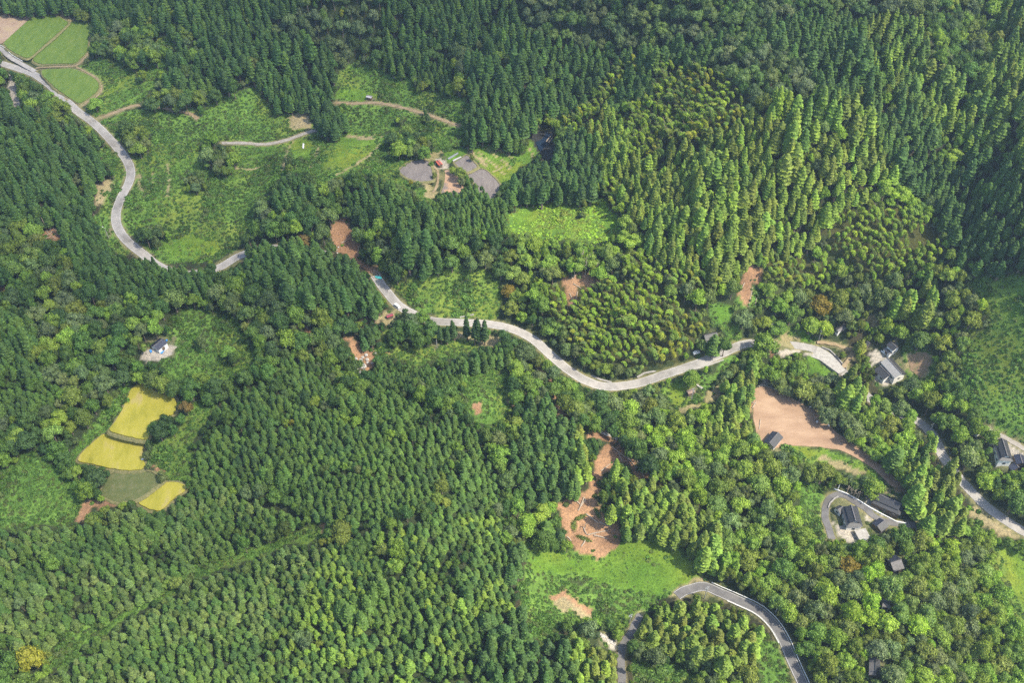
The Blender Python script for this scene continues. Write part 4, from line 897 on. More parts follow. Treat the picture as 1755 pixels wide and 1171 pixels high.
for i in range(len(sa)):
    ls = tones('S', su[i], sv[i]); kk_ = vnoise(sa[i], sb[i], 12, 73) * .8 + rng.random() * .3 - .05 if False else rng.random()
    st_.append(TINT[ls[int(kk_ * .999 * len(ls))]])
st_ = np.array(st_); pn = vnoise(sa, sb, 14, 73)[:, None]; gc = np.array([1.0 if c_ != ord('G') else 1.35 for c_ in cl[k]])[:, None]; st_ = st_ * 1.5 * gc * (.72 + .55 * pn) * rng.uniform(.85, 1.18, (len(sa), 1))
print('scrub', len(sa))
# ------------------------------------------------------------------ one mass = one object whose points carry the plants
def mass(name, label, shapes, P_, rot, scl, tint, pick):
    col_ = bpy.data.collections.new(name + '_shapes')
    for k_, s_ in enumerate(shapes):
        o = bpy.data.objects.new('%s_%02d' % (name, k_), s_); col_.objects.link(o)
    me = bpy.data.meshes.new(name); me.vertices.add(len(P_)); me.vertices.foreach_set('co', np.asarray(P_, np.float32).ravel())
    for nm_, ty, dat in (('rot', 'FLOAT_VECTOR', rot), ('scl', 'FLOAT_VECTOR', scl), ('tint', 'FLOAT_VECTOR', tint)):
        at_ = me.attributes.new(nm_, ty, 'POINT'); at_.data.foreach_set('vector', np.asarray(dat, np.float32).ravel())
    at_ = me.attributes.new('pick', 'INT', 'POINT'); at_.data.foreach_set('value', np.asarray(pick, np.int32))
    o = link(name, me); g_ = bpy.data.node_groups.new(name, 'GeometryNodeTree')
    g_.interface.new_socket('Geometry', in_out='INPUT', socket_type='NodeSocketGeometry'); g_.interface.new_socket('Geometry', in_out='OUTPUT', socket_type='NodeSocketGeometry')
    N_ = g_.nodes; gi = N_.new('NodeGroupInput'); go = N_.new('NodeGroupOutput'); ip = N_.new('GeometryNodeInstanceOnPoints'); ci = N_.new('GeometryNodeCollectionInfo')
    ci.inputs[0].default_value = col_; ci.inputs[1].default_value = True; ci.inputs[2].default_value = True; ip.inputs['Pick Instance'].default_value = True
    def att(nm_, ty):
        a_ = N_.new('GeometryNodeInputNamedAttribute'); a_.data_type = ty; a_.inputs[0].default_value = nm_; return a_.outputs[0]
    g_.links.new(gi.outputs[0], ip.inputs['Points']); g_.links.new(ci.outputs[0], ip.inputs['Instance'])
    g_.links.new(att('pick', 'INT'), ip.inputs['Instance Index']); e2 = N_.new('FunctionNodeEulerToRotation'); g_.links.new(att('rot', 'FLOAT_VECTOR'), e2.inputs[0]); g_.links.new(e2.outputs[0], ip.inputs['Rotation'])
    g_.links.new(att('scl', 'FLOAT_VECTOR'), ip.inputs['Scale']); g_.links.new(ip.outputs[0], go.inputs[0])
    md = o.modifiers.new('planting', 'NODES'); md.node_group = g_
    tag(o, label, kind='stuff'); return o
def scale_of(t_):
    k_, h, r = t_[0], t_[4], t_[5]
    if k_ in ('cedar', 'young'): return (r, r, h / 10)
    if k_ == 'broad': return (r / 3.9, r / 3.9, h / 9.0)
    return (r / 1.25, r / 1.25, h / 10)
ORD = ['first', 'second', 'third'] + [''] * 200
def ordn(n):
    w1 = ['zeroth','first','second','third','fourth','fifth','sixth','seventh','eighth','ninth','tenth','eleventh','twelfth','thirteenth','fourteenth','fifteenth','sixteenth','seventeenth','eighteenth','nineteenth']
    if n < 20: return w1[n]
    return '%d%s' % (n, {1: 'st', 2: 'nd', 3: 'rd'}.get(n % 10, 'th'))
MARKS = [(240,700,'the upper golden field'),(200,775,'the middle golden field'),(225,835,'the grey fallow paddy'),(280,850,'the small lowest golden field'),(1070,970,'the bright grass basin'),(1012,905,'the log strewn slide'),(1060,785,'the upper mud slide'),
 (1370,700,'the brown mud field'),(1328,753,'the dark roofed barn'),(1458,885,'the large farmhouse'),(1524,860,'the long tile roofed house'),(1506,900,'the blue black roofed shed'),(1533,966,'the worn tile roofed house'),(1518,1035,'the tiny grey shed in the woods'),(1498,1145,'the bottom worn roofed house'),
 (1720,770,'the right edge farmhouse'),(1523,635,'the pale panelled roof house'),(1350,1100,'the bottom curving road'),(1190,1010,'the bend of the lower road'),(1065,1110,'the short bottom road'),(1040,660,'the lowest bend of the main road'),(1150,640,'the main road straight'),(1183,672,'the brown roofed hut'),(1405,520,'the golden orange tree'),(500,925,'the grassy gap in the plantation'),(1660,835,'the road under the right tree belt'),(1730,900,'the tan verge at right edge'),(1400,880,'the scrub bank by the driveway'),(980,1040,'the bare hook shaped patch'),(1040,560,'the big bamboo grove'),(1440,790,'the green hump below the mud field'),(1740,1000,'the right edge meadow'),(270,600,'the hut with blue tarps'),(870,560,'the upper curve of the main road'),(620,610,'the muddy river gully'),(930,250,'the dark pond'),(770,300,'the ploughed paddies')]
NAMEK = {'cedar': 'cedar', 'young': 'cedar', 'broad': 'tree', 'bamboo': 'bamboo'}
def toneword(c):
    g_ = c[0] / c[1]; l_ = c[1]
    if g_ > 1.05: return 'brownish'
    if g_ > .82: return 'yellow green'
    if l_ < .055: return 'very dark'
    if l_ < .085: return 'dark green'
    return 'light green' if l_ > .12 else 'green'
def make_tree(t_, k_, labl, group):
    kind, x, y, z, h, r, tint = t_[:7]; sx, sy, szz = scale_of(t_)
    nm = {'cedar': 'cedar_tree', 'young': 'cedar_tree', 'broad': 'broadleaf_tree', 'bamboo': 'bamboo'}[kind]
    s_ = SH[kind][k_ % len(SH[kind])]; e = empty(nm, (x, y, z), rng.uniform(0, 6.28) if kind != 'bamboo' else rng.normal(3.4, .7))
    e.rotation_euler[0] = rng.normal(0, .025); e.rotation_euler[1] = rng.normal(0, .025)
    tag(e, labl, {'cedar': 'cedar', 'young': 'cedar', 'broad': 'broadleaf tree', 'bamboo': 'bamboo'}[kind], group)
    for pn_, me in (('crown' if kind != 'bamboo' else 'plume', s_[0]), ('trunk' if kind != 'bamboo' else 'culm', s_[1])):
        o = bpy.data.objects.new(pn_, me); C.objects.link(o); o.parent = e; o.scale = (sx, sy, szz)
        if me is s_[0]: o['tint'] = [float(q) for q in tint]
    return e
MAXN = 300
def divide(kinds, mass_name, mass_label, group, cat):
    T = [t_ for t_ in trees if t_[0] in kinds]
    sc_ = []
    for t_ in T:
        d = math.sqrt(t_[1] ** 2 + t_[2] ** 2 + (t_[3] + t_[4] * .7 - CAM_H) ** 2); ut, vt = proj(t_[1], t_[2], t_[3] + t_[4] * .7)
        ok = 6 < ut < 1749 and 6 < vt < 1160
        sc_.append((1e9 if t_[7] else 0) + (t_[4] * t_[5] / d ** 2 if ok else -1))
    o_ = np.argsort(-np.array(sc_)); single = [T[i] for i in o_[:MAXN] if sc_[i] > 0]; rest = [T[i] for i in o_[MAXN:]] + [T[i] for i in o_[:MAXN] if sc_[i] <= 0]
    cnt = {}; lone = [t_ for t_ in single if not t_[7]]
    # name each by the nearest landmark and side, then by its rank outward
    buckets = {}
    for t_ in lone:
        u_, v_ = t_[8], t_[9]; m_ = min(MARKS, key=lambda q: (q[0] - u_) ** 2 + (q[1] - v_) ** 2); d_ = math.hypot(m_[0] - u_, m_[1] - v_)
        if d_ < 130:
            an = math.degrees(math.atan2(-(v_ - m_[1]), u_ - m_[0])) % 360
            side = ['right of', 'above right of', 'above', 'above left of', 'left of', 'below left of', 'below', 'below right of'][int((an + 22.5) // 45) % 8]
            buckets.setdefault(('L', side + ' ' + m_[2]), []).append((d_, t_))
        else:
            row = int((1171 - v_) // 26); buckets.setdefault(('R', row), []).append((u_, t_))
    for key, lst in buckets.items():
        lst.sort(key=lambda q: q[0])
        for n_, (d_, t_) in enumerate(lst):
            w_ = toneword(t_[6]); sz_ = 'small' if t_[4] < {'cedar': 13, 'young': 7, 'broad': 9, 'bamboo': 11}[t_[0]] else 'tall'
            if key[0] == 'L': l_ = '%s %s %s %s, %s closest' % (sz_, w_, NAMEK[t_[0]], key[1], ordn(n_ + 1))
            else: l_ = '%s %s %s, %s from left in %s strip above photo bottom' % (sz_, w_, NAMEK[t_[0]], ordn(n_ + 1), ordn(key[1] + 1))
            t_[7] = l_
    for i, t_ in enumerate(single): make_tree(t_, i, t_[7], group)
    if rest:
        ks = sorted(set(kinds)); base_ = {}; shapes = []
        for q in ks: base_[q] = len(shapes); shapes += [s_[2] for s_ in SH[q]]
        P_ = [(t_[1], t_[2], t_[3]) for t_ in rest]; S_ = [scale_of(t_) for t_ in rest]; Tn = [t_[6] for t_ in rest]
        pk = [base_[t_[0]] + int(rng.integers(len(SH[t_[0]]))) for t_ in rest]
        rt = [(rng.normal(0, .03), rng.normal(0, .03), rng.uniform(0, 6.28) if t_[0] != 'bamboo' else rng.normal(3.4, .8)) for t_ in rest]
        mass(mass_name, mass_label, shapes, P_, rt, S_, Tn, pk)
    print(mass_name, len(single), len(rest))
divide(('cedar', 'young'), 'cedar_forest', 'dense cedar forest covering the slopes and plantations', 'cedars on the valley slopes', 'cedar')
divide(('broad',), 'broadleaf_forest', 'mixed broadleaf woodland on the hillsides', 'broadleaf trees on the valley slopes', 'tree')
divide(('bamboo',), 'bamboo_forest', 'feathery yellow green bamboo groves on the sunny slope', 'bamboo in the groves', 'bamboo')
mass('ground_cover_plants', 'rough green vines and weeds over the open slopes', [s_[2] for s_ in SH['scrub']], np.stack([sa, sb, sz - .15], 1),
     np.stack([rng.normal(0, .1, len(sa)), rng.normal(0, .1, len(sa)), rng.uniform(0, 6.28, len(sa))], 1), np.stack([sr, sr, sr * rng.uniform(.6, 1.1, len(sa))], 1), st_, rng.integers(0, 4, len(sa)))
# ------------------------------------------------------------------ buildings
def frame(A, B, D, up):
    """A, B, D: pixels of three roof corners at eave height up. Returns base centre, angle, length, width"""
    um, vm = (B[0] + D[0]) / 2, (B[1] + D[1]) / 2
    g = at(um, vm, up); zp_ = g.z + up
    P_ = [Vector((float(x), float(y), 0)) for x, y in (onplane(q[0], q[1], zp_) for q in (A, B, D))]
    ex = (P_[1] - P_[0]); L = ex.length; ex.normalize(); ey = Vector((-ex.y, ex.x, 0)); W = (P_[2] - P_[0]).dot(ey); sg = 1 if W > 0 else -1
    c = P_[0] + ex * L / 2 + ey * W / 2
    return Vector((c.x, c.y, g.z)), math.atan2(ex.y, ex.x), L, abs(W), sg
def gable(mb, L, W, z0, rise, th=.16, x0=None):
    """two roof plates with the ridge along x"""
    a, b = -L / 2, L / 2
    mb[0].slab([(a, -W / 2, z0), (b, -W / 2, z0), (b, 0, z0 + rise), (a, 0, z0 + rise)], th)
    mb[1].slab([(a, 0, z0 + rise), (b, 0, z0 + rise), (b, W / 2, z0), (a, W / 2, z0)], th)
def house(name, label, cat, A, B, D, up_, roof='gable', rise=.28, mats=('tile', 'tile'), wall='plaster', ov=.45, win=True, door=True, ridge=True):
    up = max(2.1, up_ * .78)
    c, ang, L, W, sg = frame(A, B, D, up); e = empty(name, c, ang); tag(e, label, cat)
    wl, ww = L - 2 * ov, W - 2 * ov; rs = rise * W; m0, m1 = MB(), MB(); wal = MB()
    if roof == 'irimoya':
        k = .24 * W; h1 = k * .5; il, iw = L - 2 * k, W - 2 * k; z1 = up + h1; sk = MB()
        o4 = [(-L / 2, -W / 2), (L / 2, -W / 2), (L / 2, W / 2), (-L / 2, W / 2)]; i4 = [(-il / 2, -iw / 2), (il / 2, -iw / 2), (il / 2, iw / 2), (-il / 2, iw / 2)]
        for q in range(4):
            a, b = o4[q], o4[(q + 1) % 4]; c2, d2 = i4[(q + 1) % 4], i4[q]
            sk.slab([(a[0], a[1], up), (b[0], b[1], up), (c2[0], c2[1], z1), (d2[0], d2[1], z1)], .14)
        sk.build('lower_roof', M[mats[0]], e)
        wal.box(-wl / 2, wl / 2, -ww / 2, ww / 2, -2.6, up + .02)
        up2, Lr, Wr = z1 + .35, il + .9, iw + .9; r2 = rise * Wr * 1.15
        a_, b_ = il / 2 - .15, iw / 2 - .15
        wal.box(-a_, a_, -b_, b_, z1 - .2, up2 + .05)
        rid = up2 + r2
        for s_ in (-1, 1): wal.slab([(s_ * a_, -b_, up2), (s_ * a_, b_, up2), (s_ * a_, 0, rid - .25)], .12)
        gable((m0, m1), Lr, Wr, up2, r2)
        rl_, rz = Lr, rid
    elif roof == 'flat':
        m0.box(-L / 2, L / 2, -W / 2, W / 2, up, up + .2); wal.box(-wl / 2, wl / 2, -ww / 2, ww / 2, -2.6, up); rl_ = 0; rz = up
    else:
        gable((m0, m1), L, W, up, rs); wal.box(-wl / 2, wl / 2, -ww / 2, ww / 2, -2.6, up + .02)
        for s_ in (-1, 1): wal.slab([(s_ * wl / 2, -ww / 2, up), (s_ * wl / 2, ww / 2, up), (s_ * wl / 2, 0, up + rs - .3)], .1)
        rl_, rz = L, up + rs
    wo = wal.build('wall', M[wall], e); r0 = m0.build('roof', M[mats[0]], e)
    if m1.v: r1 = m1.build('roof', M[mats[1]], e)
    if ridge and rl_:
        rb = MB(); rb.box(-rl_ / 2 - .05, rl_ / 2 + .05, -.16, .16, rz - .05, rz + .2); rb.build('ridge_cap', M['tile_old' if mats[0] != 'tile_old' else 'tile'], r0)
    if win:
        n = max(1, int(wl / 3.2)); hs_ = [.75] + ([3.2] if up > 5 else [])
        for s_ in (-1, 1):
            for hz in hs_:
                for i in range(n):
                    x_ = -wl / 2 + (i + .5) * wl / n
                    if door and s_ < 0 and i == 0 and hz == .75: continue
                    f_ = MB(); y0 = s_ * (ww / 2 + .03); f_.box(x_ - .8, x_ + .8, y0 - .04, y0 + .04, hz, hz + 1.15); fo = f_.build('window', M['steel'], e)
                    g_ = MB(); y1 = s_ * (ww / 2 + .08); g_.box(x_ - .72, x_ - .03, y1 - .02, y1 + .02, hz + .08, hz + 1.07); g_.box(x_ + .03, x_ + .72, y1 - .02, y1 + .02, hz + .08, hz + 1.07); g_.build('pane', M['glass'], fo)
        for s_ in (-1, 1):
            for hz in hs_:
                f_ = MB(); x0 = s_ * (wl / 2 + .03); f_.box(x0 - .04, x0 + .04, -.7, .7, hz, hz + 1.1); fo = f_.build('window', M['steel'], e)
                g_ = MB(); x1 = s_ * (wl / 2 + .08); g_.box(x1 - .02, x1 + .02, -.62, .62, hz + .08, hz + 1.02); g_.build('pane', M['glass'], fo)
    if door:
        d_ = MB(); x_ = -wl / 2 + .5 * wl / max(1, int(wl / 3.2)); d_.box(x_ - .8, x_ + .8, -ww / 2 - .08, -ww / 2 + .02, -.1, 1.95); d_.build('door', M['wood'], e)
    return e
HOUSES = [
('farmhouse', 'large farmhouse with dark hipped and gabled tile roof inside the driveway loop', 'house', (1441,868), (1451,904), (1467,861), 4.6, 'irimoya', .30, ('tile', 'tile'), 'plaster'),
('farmhouse_wing', 'low double gabled wing on the left side of the large farmhouse', 'house wing', (1430,871), (1439,866), (1436,884), 3.0, 'gable', .28, ('tile', 'tile'), 'plaster'),
('garage', 'flat grey roofed garage in front of the large farmhouse', 'garage', (1464,910), (1483,906), (1470,930), 2.3, 'flat', .2, ('concrete', 'concrete'), 'concrete'),
('farmhouse', 'long narrow house with hipped grey tile roof above the guardrail road', 'house', (1501,841), (1551,863), (1495,863), 3.8, 'irimoya', .30, ('tile', 'tile'), 'wood'),
('shed', 'small shed with blue black roof between large farmhouse and guardrail road', 'shed', (1507,888), (1494,898), (1523,903), 2.8, 'gable', .22, ('tile_blue', 'tile'), 'wood'),
('farmhouse', 'old house with worn grey tiles half hidden in trees', 'house', (1516,957), (1534,951), (1532,981), 3.6, 'gable', .28, ('tile_old', 'tile_blue'), 'wood'),  # lit slope in pale tile, the other slope's shade painted as blue black
('shed', 'tiny grey roofed shed alone in the lower right woods', 'shed', (1512,1026), (1526,1029), (1511,1041), 2.4, 'gable', .16, ('tile_old', 'tile_old'), 'plaster'),
('farmhouse', 'worn roofed house among trees at the bottom edge', 'house', (1490,1127), (1489,1158), (1509,1130), 3.4, 'gable', .28, ('tile_old', 'tile'), 'wood'),
('barn', 'dark roofed barn standing in the brown mud field', 'barn', (1342.8,750.2), (1327.4,768.7), (1323.3,739.7), 3.2, 'gable', .26, ('tile_blue', 'tile'), 'plaster'),
('farmhouse', 'house whose roof has a pale panelled slope, by the garden plot', 'house', (1509,621), (1533.5,648.5), (1527,612), 4.4, 'gable', .26, ('panel', 'tile'), 'plaster'),
('farmhouse_wing', 'lower grey gabled wing in front of the pale panelled roof house', 'house wing', (1498,634), (1515,651), (1516,628), 3.2, 'gable', .26, ('tile', 'tile'), 'plaster'),
('storehouse', 'white walled storehouse with grey gable roof above the panelled house', 'storehouse', (1518.5,591.5), (1530.5,602), (1530,585), 4.6, 'gable', .26, ('tile', 'tile'), 'plaster'),
('shed', 'low lean shed with dark roof at foot of the white storehouse', 'shed', (1513.5,597.5), (1524.5,608), (1518.5,593), 2.6, 'gable', .12, ('tile_old', 'tile'), 'plaster'),
('shed', 'small dark roofed shed beside tall cedars above the muddy yard', 'shed', (1480.5,590), (1486,594), (1490,584.5), 2.6, 'gable', .2, ('tile', 'tile'), 'wood'),
('farmhouse', 'big tile roofed farmhouse near the right edge below the scrub bank', 'house', (1701,753), (1712,790), (1725,753), 4.8, 'irimoya', .30, ('tile', 'tile'), 'plaster'),
('farmhouse_annex', 'dark roofed annex touching the right edge farmhouse', 'house annex', (1737,780), (1742,796), (1754,777), 3.0, 'gable', .22, ('tile_blue', 'tile_blue'), 'wood'),
('shed', 'low dark shed below the annex at the right edge', 'shed', (1727,799), (1735,808), (1753,799), 2.4, 'gable', .18, ('tile_blue', 'tile_blue'), 'wood'),
('storehouse', 'storehouse with one white and one dark roof slope behind garden trees', 'storehouse', (1664,734), (1676,745), (1679,729), 3.2, 'gable', .24, ('white', 'tile'), 'plaster'),
('hut', 'lone hut with black roof and white wall beside blue tarps', 'hut', (257.4,592.8), (273.3,579.7), (270.7,601.5), 3.2, 'gable', .22, ('tile_blue', 'tile_blue'), 'plaster'),
('shed', 'tiny mauve roofed shed above the sandy track', 'shed', (627,166), (636,168), (629,162), 2.2, 'gable', .18, ('palemetal', 'palemetal'), 'wood'),
('shed', 'small red roofed shed among the ploughed paddies', 'shed', (746.3,276.5), (752.5,283.5), (752.3,273.5), 2.4, 'gable', .2, ('redmetal', 'redmetal'), 'wood'),
('farmhouse', 'dark roofed house almost hidden behind trees above the main road', 'house', (1203,573), (1225,568), (1207,585), 3.8, 'gable', .28, ('tile', 'tile'), 'plaster'),
('hut', 'small brown roofed hut under the round bright tree', 'hut', (1175.5,670), (1187,665.5), (1181,676), 2.3, 'gable', .18, ('rust', 'rust'), 'wood'),
('shed', 'crimson roofed shelter below the white van', 'shed', (661,540.5), (672,536.5), (663.5,544.5), 2.2, 'gable', .12, ('crimson', 'crimson'), 'wood'),
('farmhouse', 'bluish grey roof peeking out of trees right of the orange tree', 'house', (1431,564), (1447,555), (1436,570), 3.4, 'gable', .26, ('tile_old', 'tile_old'), 'plaster'),
]
for h_ in HOUSES:
    small = h_[2] in ('shed', 'hut', 'garage', 'house annex', 'house wing')
    house(h_[0], h_[1], h_[2], h_[3], h_[4], h_[5], h_[6], h_[7], h_[8], h_[9], h_[10], ov=.25 if small else .5, win=h_[2] in ('house', 'storehouse', 'house wing', 'barn', 'hut'), door=h_[2] != 'garage')
def sheet_thing(name, label, cat, px, up, mat, th=.12, z=None):
    ps = [at(u, v) for u, v in px]; zz_ = max(p_.z for p_ in ps) if z is None else z
    o = MB().slab([(p_.x, p_.y, p_.z + up) for p_ in ps], th).build(name, M[mat]); tag(o, label, cat); return o
for lab_, px in (('blue tarp at the right front wall of the lone hut', [(275,606.5),(279,601),(282,602.5),(278,608)]), ('blue tarp furthest right along the hut wall', [(279.5,600.5),(283,596.5),(285.5,598.5),(282,602)]), ('square blue tarp at left of the lone hut', [(256.5,602),(259.5,600.5),(261.5,604),(258.5,606)]), ('small light blue tarp behind the lone hut', [(284.5,584),(287.5,583.5),(288,585.5),(285,586)])):
    sheet_thing('tarp', lab_, 'tarp', px, .7, 'bluetarp', .5)
sheet_thing('tarp', 'turquoise tarp stretched across the buried end of the road', 'tarp', [(642.5,475.5),(652,474.5),(654.5,478.5),(652,479.5),(645,477.8)], .8, 'cyantarp', .5)
sheet_thing('water_tank', 'pale tank cover left of the log track near ploughed paddies', 'cover', [(519,246),(521.5,246.5),(521,255),(518.5,254.5)], .4, 'white', .3)
sheet_thing('seedling_frame', 'long pale seedling frame beside the small square paddy', 'frame', [(776,275),(790,268.5),(791,270),(777,277)], .4, 'palemetal', .3)
sheet_thing('seedling_frame', 'grey seedling frame above the small square paddy', 'frame', [(767,272),(784,262),(786,263.5),(769,274)], .4, 'steel', .3)
sheet_thing('garden_plot', 'tan garden plot with grassy patches right of the panelled roof house', 'garden', [(1556,612),(1570,604),(1588,603),(1596,620),(1588,636),(1576,648),(1560,634)], .12, 'garden', .3)
sheet_thing('concrete_slab', 'short pale concrete slab in grass right of the brown roofed hut', 'slab', [(1190,658),(1193,658),(1205,665),(1203,668)], .15, 'concrete', .3)
ps = [at(u, v) for u, v in [(1331,588),(1365,589),(1405,595),(1425,607),(1449,634),(1438,641),(1405,617),(1375,606),(1334,606)]]; zz_ = [p_.z for p_ in ps]
o = MB(); zc = sorted(zz_)[len(zz_) // 2] + .25; qs = [onplane(u, v, zc) for u, v in [(1331,588),(1365,589),(1405,595),(1425,607),(1449,634),(1438,641),(1405,617),(1375,606),(1334,606)]]
o.slab([(float(x), float(y), zc) for x, y in qs], 2.5); o = o.build('paved_lot', M['concrete']); tag(o, 'wide pale concrete lot at the hamlet entrance', None, None, 'structure')
# ------------------------------------------------------------------ walls and guardrails
def wallrun(name, label, cat, px, h, th, mat, capmat=None, drop=1.0):
    P_ = []
    for k in range(len(px) - 1):
        n = max(1, int(math.hypot(px[k + 1][0] - px[k][0], px[k + 1][1] - px[k][1]) / 6))
        for i in range(n): P_.append((px[k][0] + (px[k + 1][0] - px[k][0]) * i / n, px[k][1] + (px[k + 1][1] - px[k][1]) * i / n))
    P_.append(px[-1]); P_ = [at(*q) for q in P_]; mb = MB(); n = len(P_)
    zs = [p_.z for p_ in P_]; zs = [sum(zs[max(0, i - 2):i + 3]) / len(zs[max(0, i - 2):i + 3]) for i in range(n)]
    for i, p_ in enumerate(P_):
        d = (P_[min(i + 1, n - 1)] - P_[max(i - 1, 0)]); d.z = 0; d.normalize(); q = Vector((-d.y, d.x, 0)) * th / 2
        for s_, z_ in ((1, zs[i] - drop), (1, zs[i] + h), (-1, zs[i] + h), (-1, zs[i] - drop)): mb.v.append((p_.x + q.x * s_, p_.y + q.y * s_, z_))
    for i in range(n - 1):
        a = i * 4
        for j in range(4): mb.f.append((a + j, a + (j + 1) % 4, a + 4 + (j + 1) % 4, a + 4 + j))
    mb.f += [(3, 2, 1, 0), ((n - 1) * 4, (n - 1) * 4 + 1, (n - 1) * 4 + 2, (n - 1) * 4 + 3)]
    o = mb.build(name, M[mat]); tag(o, label, cat); return o
wallrun('retaining_wall', 'grey retaining wall holding up the main road left of the bright tree slope', 'wall', [(1188,634),(1200,631),(1215,626),(1240,617)], .3, .8, 'concrete', drop=3)
wallrun('retaining_wall', 'dark topped wall along the right side of the paved hamlet lot', 'wall', [(1408,596),(1422,602),(1434,614),(1450,633)], 1.0, .5, 'stone')
wallrun('retaining_wall', 'concrete wall beside the uppermost mud strip above the brown field', 'wall', [(1295,644),(1306,650),(1316,656)], .8, .8, 'concrete')
wallrun('retaining_wall', 'white edged wall at the top rim of the brown mud field', 'wall', [(1305,659),(1320,665),(1345,676)], .5, .4, 'concrete')
wallrun('kerb_wall', 'white concrete kerb wall following the guardrail road above the farmhouse', 'wall', [(1429,839),(1450,847),(1470,858),(1490,871),(1510,882),(1535,895),(1552,899)], .7, .35, 'white')
wallrun('kerb_wall', 'dark curved hedge wall inside the driveway loop', 'wall', [(1419,872),(1422,864),(1430,856),(1436,853)], .8, .5, 'stone')
wallrun('channel_wall', 'dark right wall of the concrete river channel at top left', 'wall', [(26,146),(30,158),(34,172),(38,181)], 1.0, .6, 'stone')
wallrun('channel_wall', 'dark cross wall at the lower end of the river channel', 'wall', [(26,183),(39,183)], .6, .8, 'stone')
wallrun('kerb_wall', 'pale kerb between muddy yard and panelled roof house', 'wall', [(1510,602),(1520,609),(1523,613)], .6, .5, 'white')
wallrun('stone_wall', 'grey stone embankment left of the lowest road bend', 'wall', [(1012,643),(1028,651),(1048,656)], .3, 1.0, 'stone')
wallrun('stone_wall', 'grey stone embankment right of the lowest road bend', 'wall', [(1092,648),(1104,640),(1124,636)], .3, 1.0, 'stone')
wallrun('stone_wall', 'pale concrete face above the road behind the straight cedar', 'wall', [(788,545),(797,543),(812,540)], .7, .5, 'concrete')
def rail(label, pth, wd, side, u0, u1, v0=-1, v1=1e9, mat='white'):
    u_, v_ = proj(pth[:, 0], pth[:, 1], pth[:, 2]); k = (u_ > u0) & (u_ < u1) & (v_ > v0) & (v_ < v1); P_ = pth[k]
    if len(P_) < 3: return
    T = np.gradient(P_[:, :2], axis=0); T /= np.linalg.norm(T, axis=1)[:, None]; Nn = np.stack([-T[:, 1], T[:, 0]], 1) * side * (wd / 2 + .35)
    Q = [Vector((P_[i, 0] + Nn[i, 0], P_[i, 1] + Nn[i, 1], P_[i, 2])) for i in range(len(P_))]
    e = empty('guardrail', Q[0]); tag(e, label, 'guardrail'); q0 = Q[0]
    mb = MB(); mb.tube([q + Vector((0, 0, .62)) - q0 for q in Q], .17, 6); mb.build('beam', M[mat], e)
    pm = MB().tube([(0, 0, -.5), (0, 0, .72)], .07, 6); first = None; acc = 0
    for i in range(1, len(Q)):
        acc += (Q[i] - Q[i - 1]).length
        if acc > 3.6 or i == 1:
            acc = 0
            if first is None: first = pm.build('post', M['steel'], e); o = first
            else: o = first.copy(); C.objects.link(o); o.parent = e
            o.location = Q[i] - q0
rail('white guardrail on the outer side of the bottom curving road', roads[3][1], roads[3][2], 1, 1215, 1400)
rail('white guardrail on the inner side of the bottom curving road', roads[3][1], roads[3][2], -1, 1245, 1345)
rail('guardrail beside the first rice field road at top left', roads[5][1], roads[5][2], 1, -10, 40)
# ------------------------------------------------------------------ utility poles
def pole(label, u, v, h, arms=2, lamp=False, rz=.5, white=False):
    p_ = at(u, v); e = empty('street_lamp' if lamp else 'utility_pole', p_, rz); tag(e, label, 'street lamp' if lamp else 'utility pole')
    MB().tube([(0, 0, -1), (0, 0, h * .5), (0, 0, h)], [.2, .17, .13], 10).build('pole', M['white' if white else 'polecon'], e)
    for k in range(arms):
        MB().box(-.95, .95, -.06, .06, h - .5 - k * .9, h - .36 - k * .9).build('crossarm', M['steel'], e)
        for x_ in (-.8, 0, .8): MB().tube([(x_, 0, h - .36 - k * .9), (x_, 0, h - .08 - k * .9)], [.09, .05], 7).build('insulator', M['white'], e)
    if arms: MB().tube([(.42, 0, h - 3.1), (.42, 0, h - 2.95), (.42, 0, h - 2.2), (.42, 0, h - 2.1)], [.2, .27, .27, .15], 10).build('transformer', M['steel'], e)
    if lamp:
        MB().tube([(0, 0, h - .1), (.7, 0, h + .25), (1.5, 0, h + .3)], .06, 6).build('arm', M['steel'], e); MB().box(1.2, 1.95, -.16, .16, h + .2, h + .36).build('lamp_head', M['white'], e)
pole('concrete utility pole at left of the golden green verge near hamlet lot', 1320, 573, 8)
pole('concrete utility pole above the right end of hamlet lot', 1402, 586, 9.5)
pole('leaning pale utility pole in front of the brown roofed hut', 1185, 685, 8.5, 1)
pole('utility pole at the bend of the bottom road', 1207, 1027, 10)
pole('white pole at the left start of the white kerb wall', 1435, 841, 7.5, 0, white=True)
pole('utility pole in the scrub below the roadside cedars', 749, 597, 6.5, 0)
pole('thin street lamp on the scrub left of the S bend', 186, 408, 7, 0, True, 2.6)
pole('utility pole at the top of the short bottom road', 1079, 1068, 7)
pole('utility pole under the large tree left of bottom road end', 1329, 1051, 7, 1)
pole('utility pole in trees left of the right edge road', 1592, 742, 7, 1)
pole('short pole on verge near top left corner of the scrub hill', 172, 85, 6, 0)
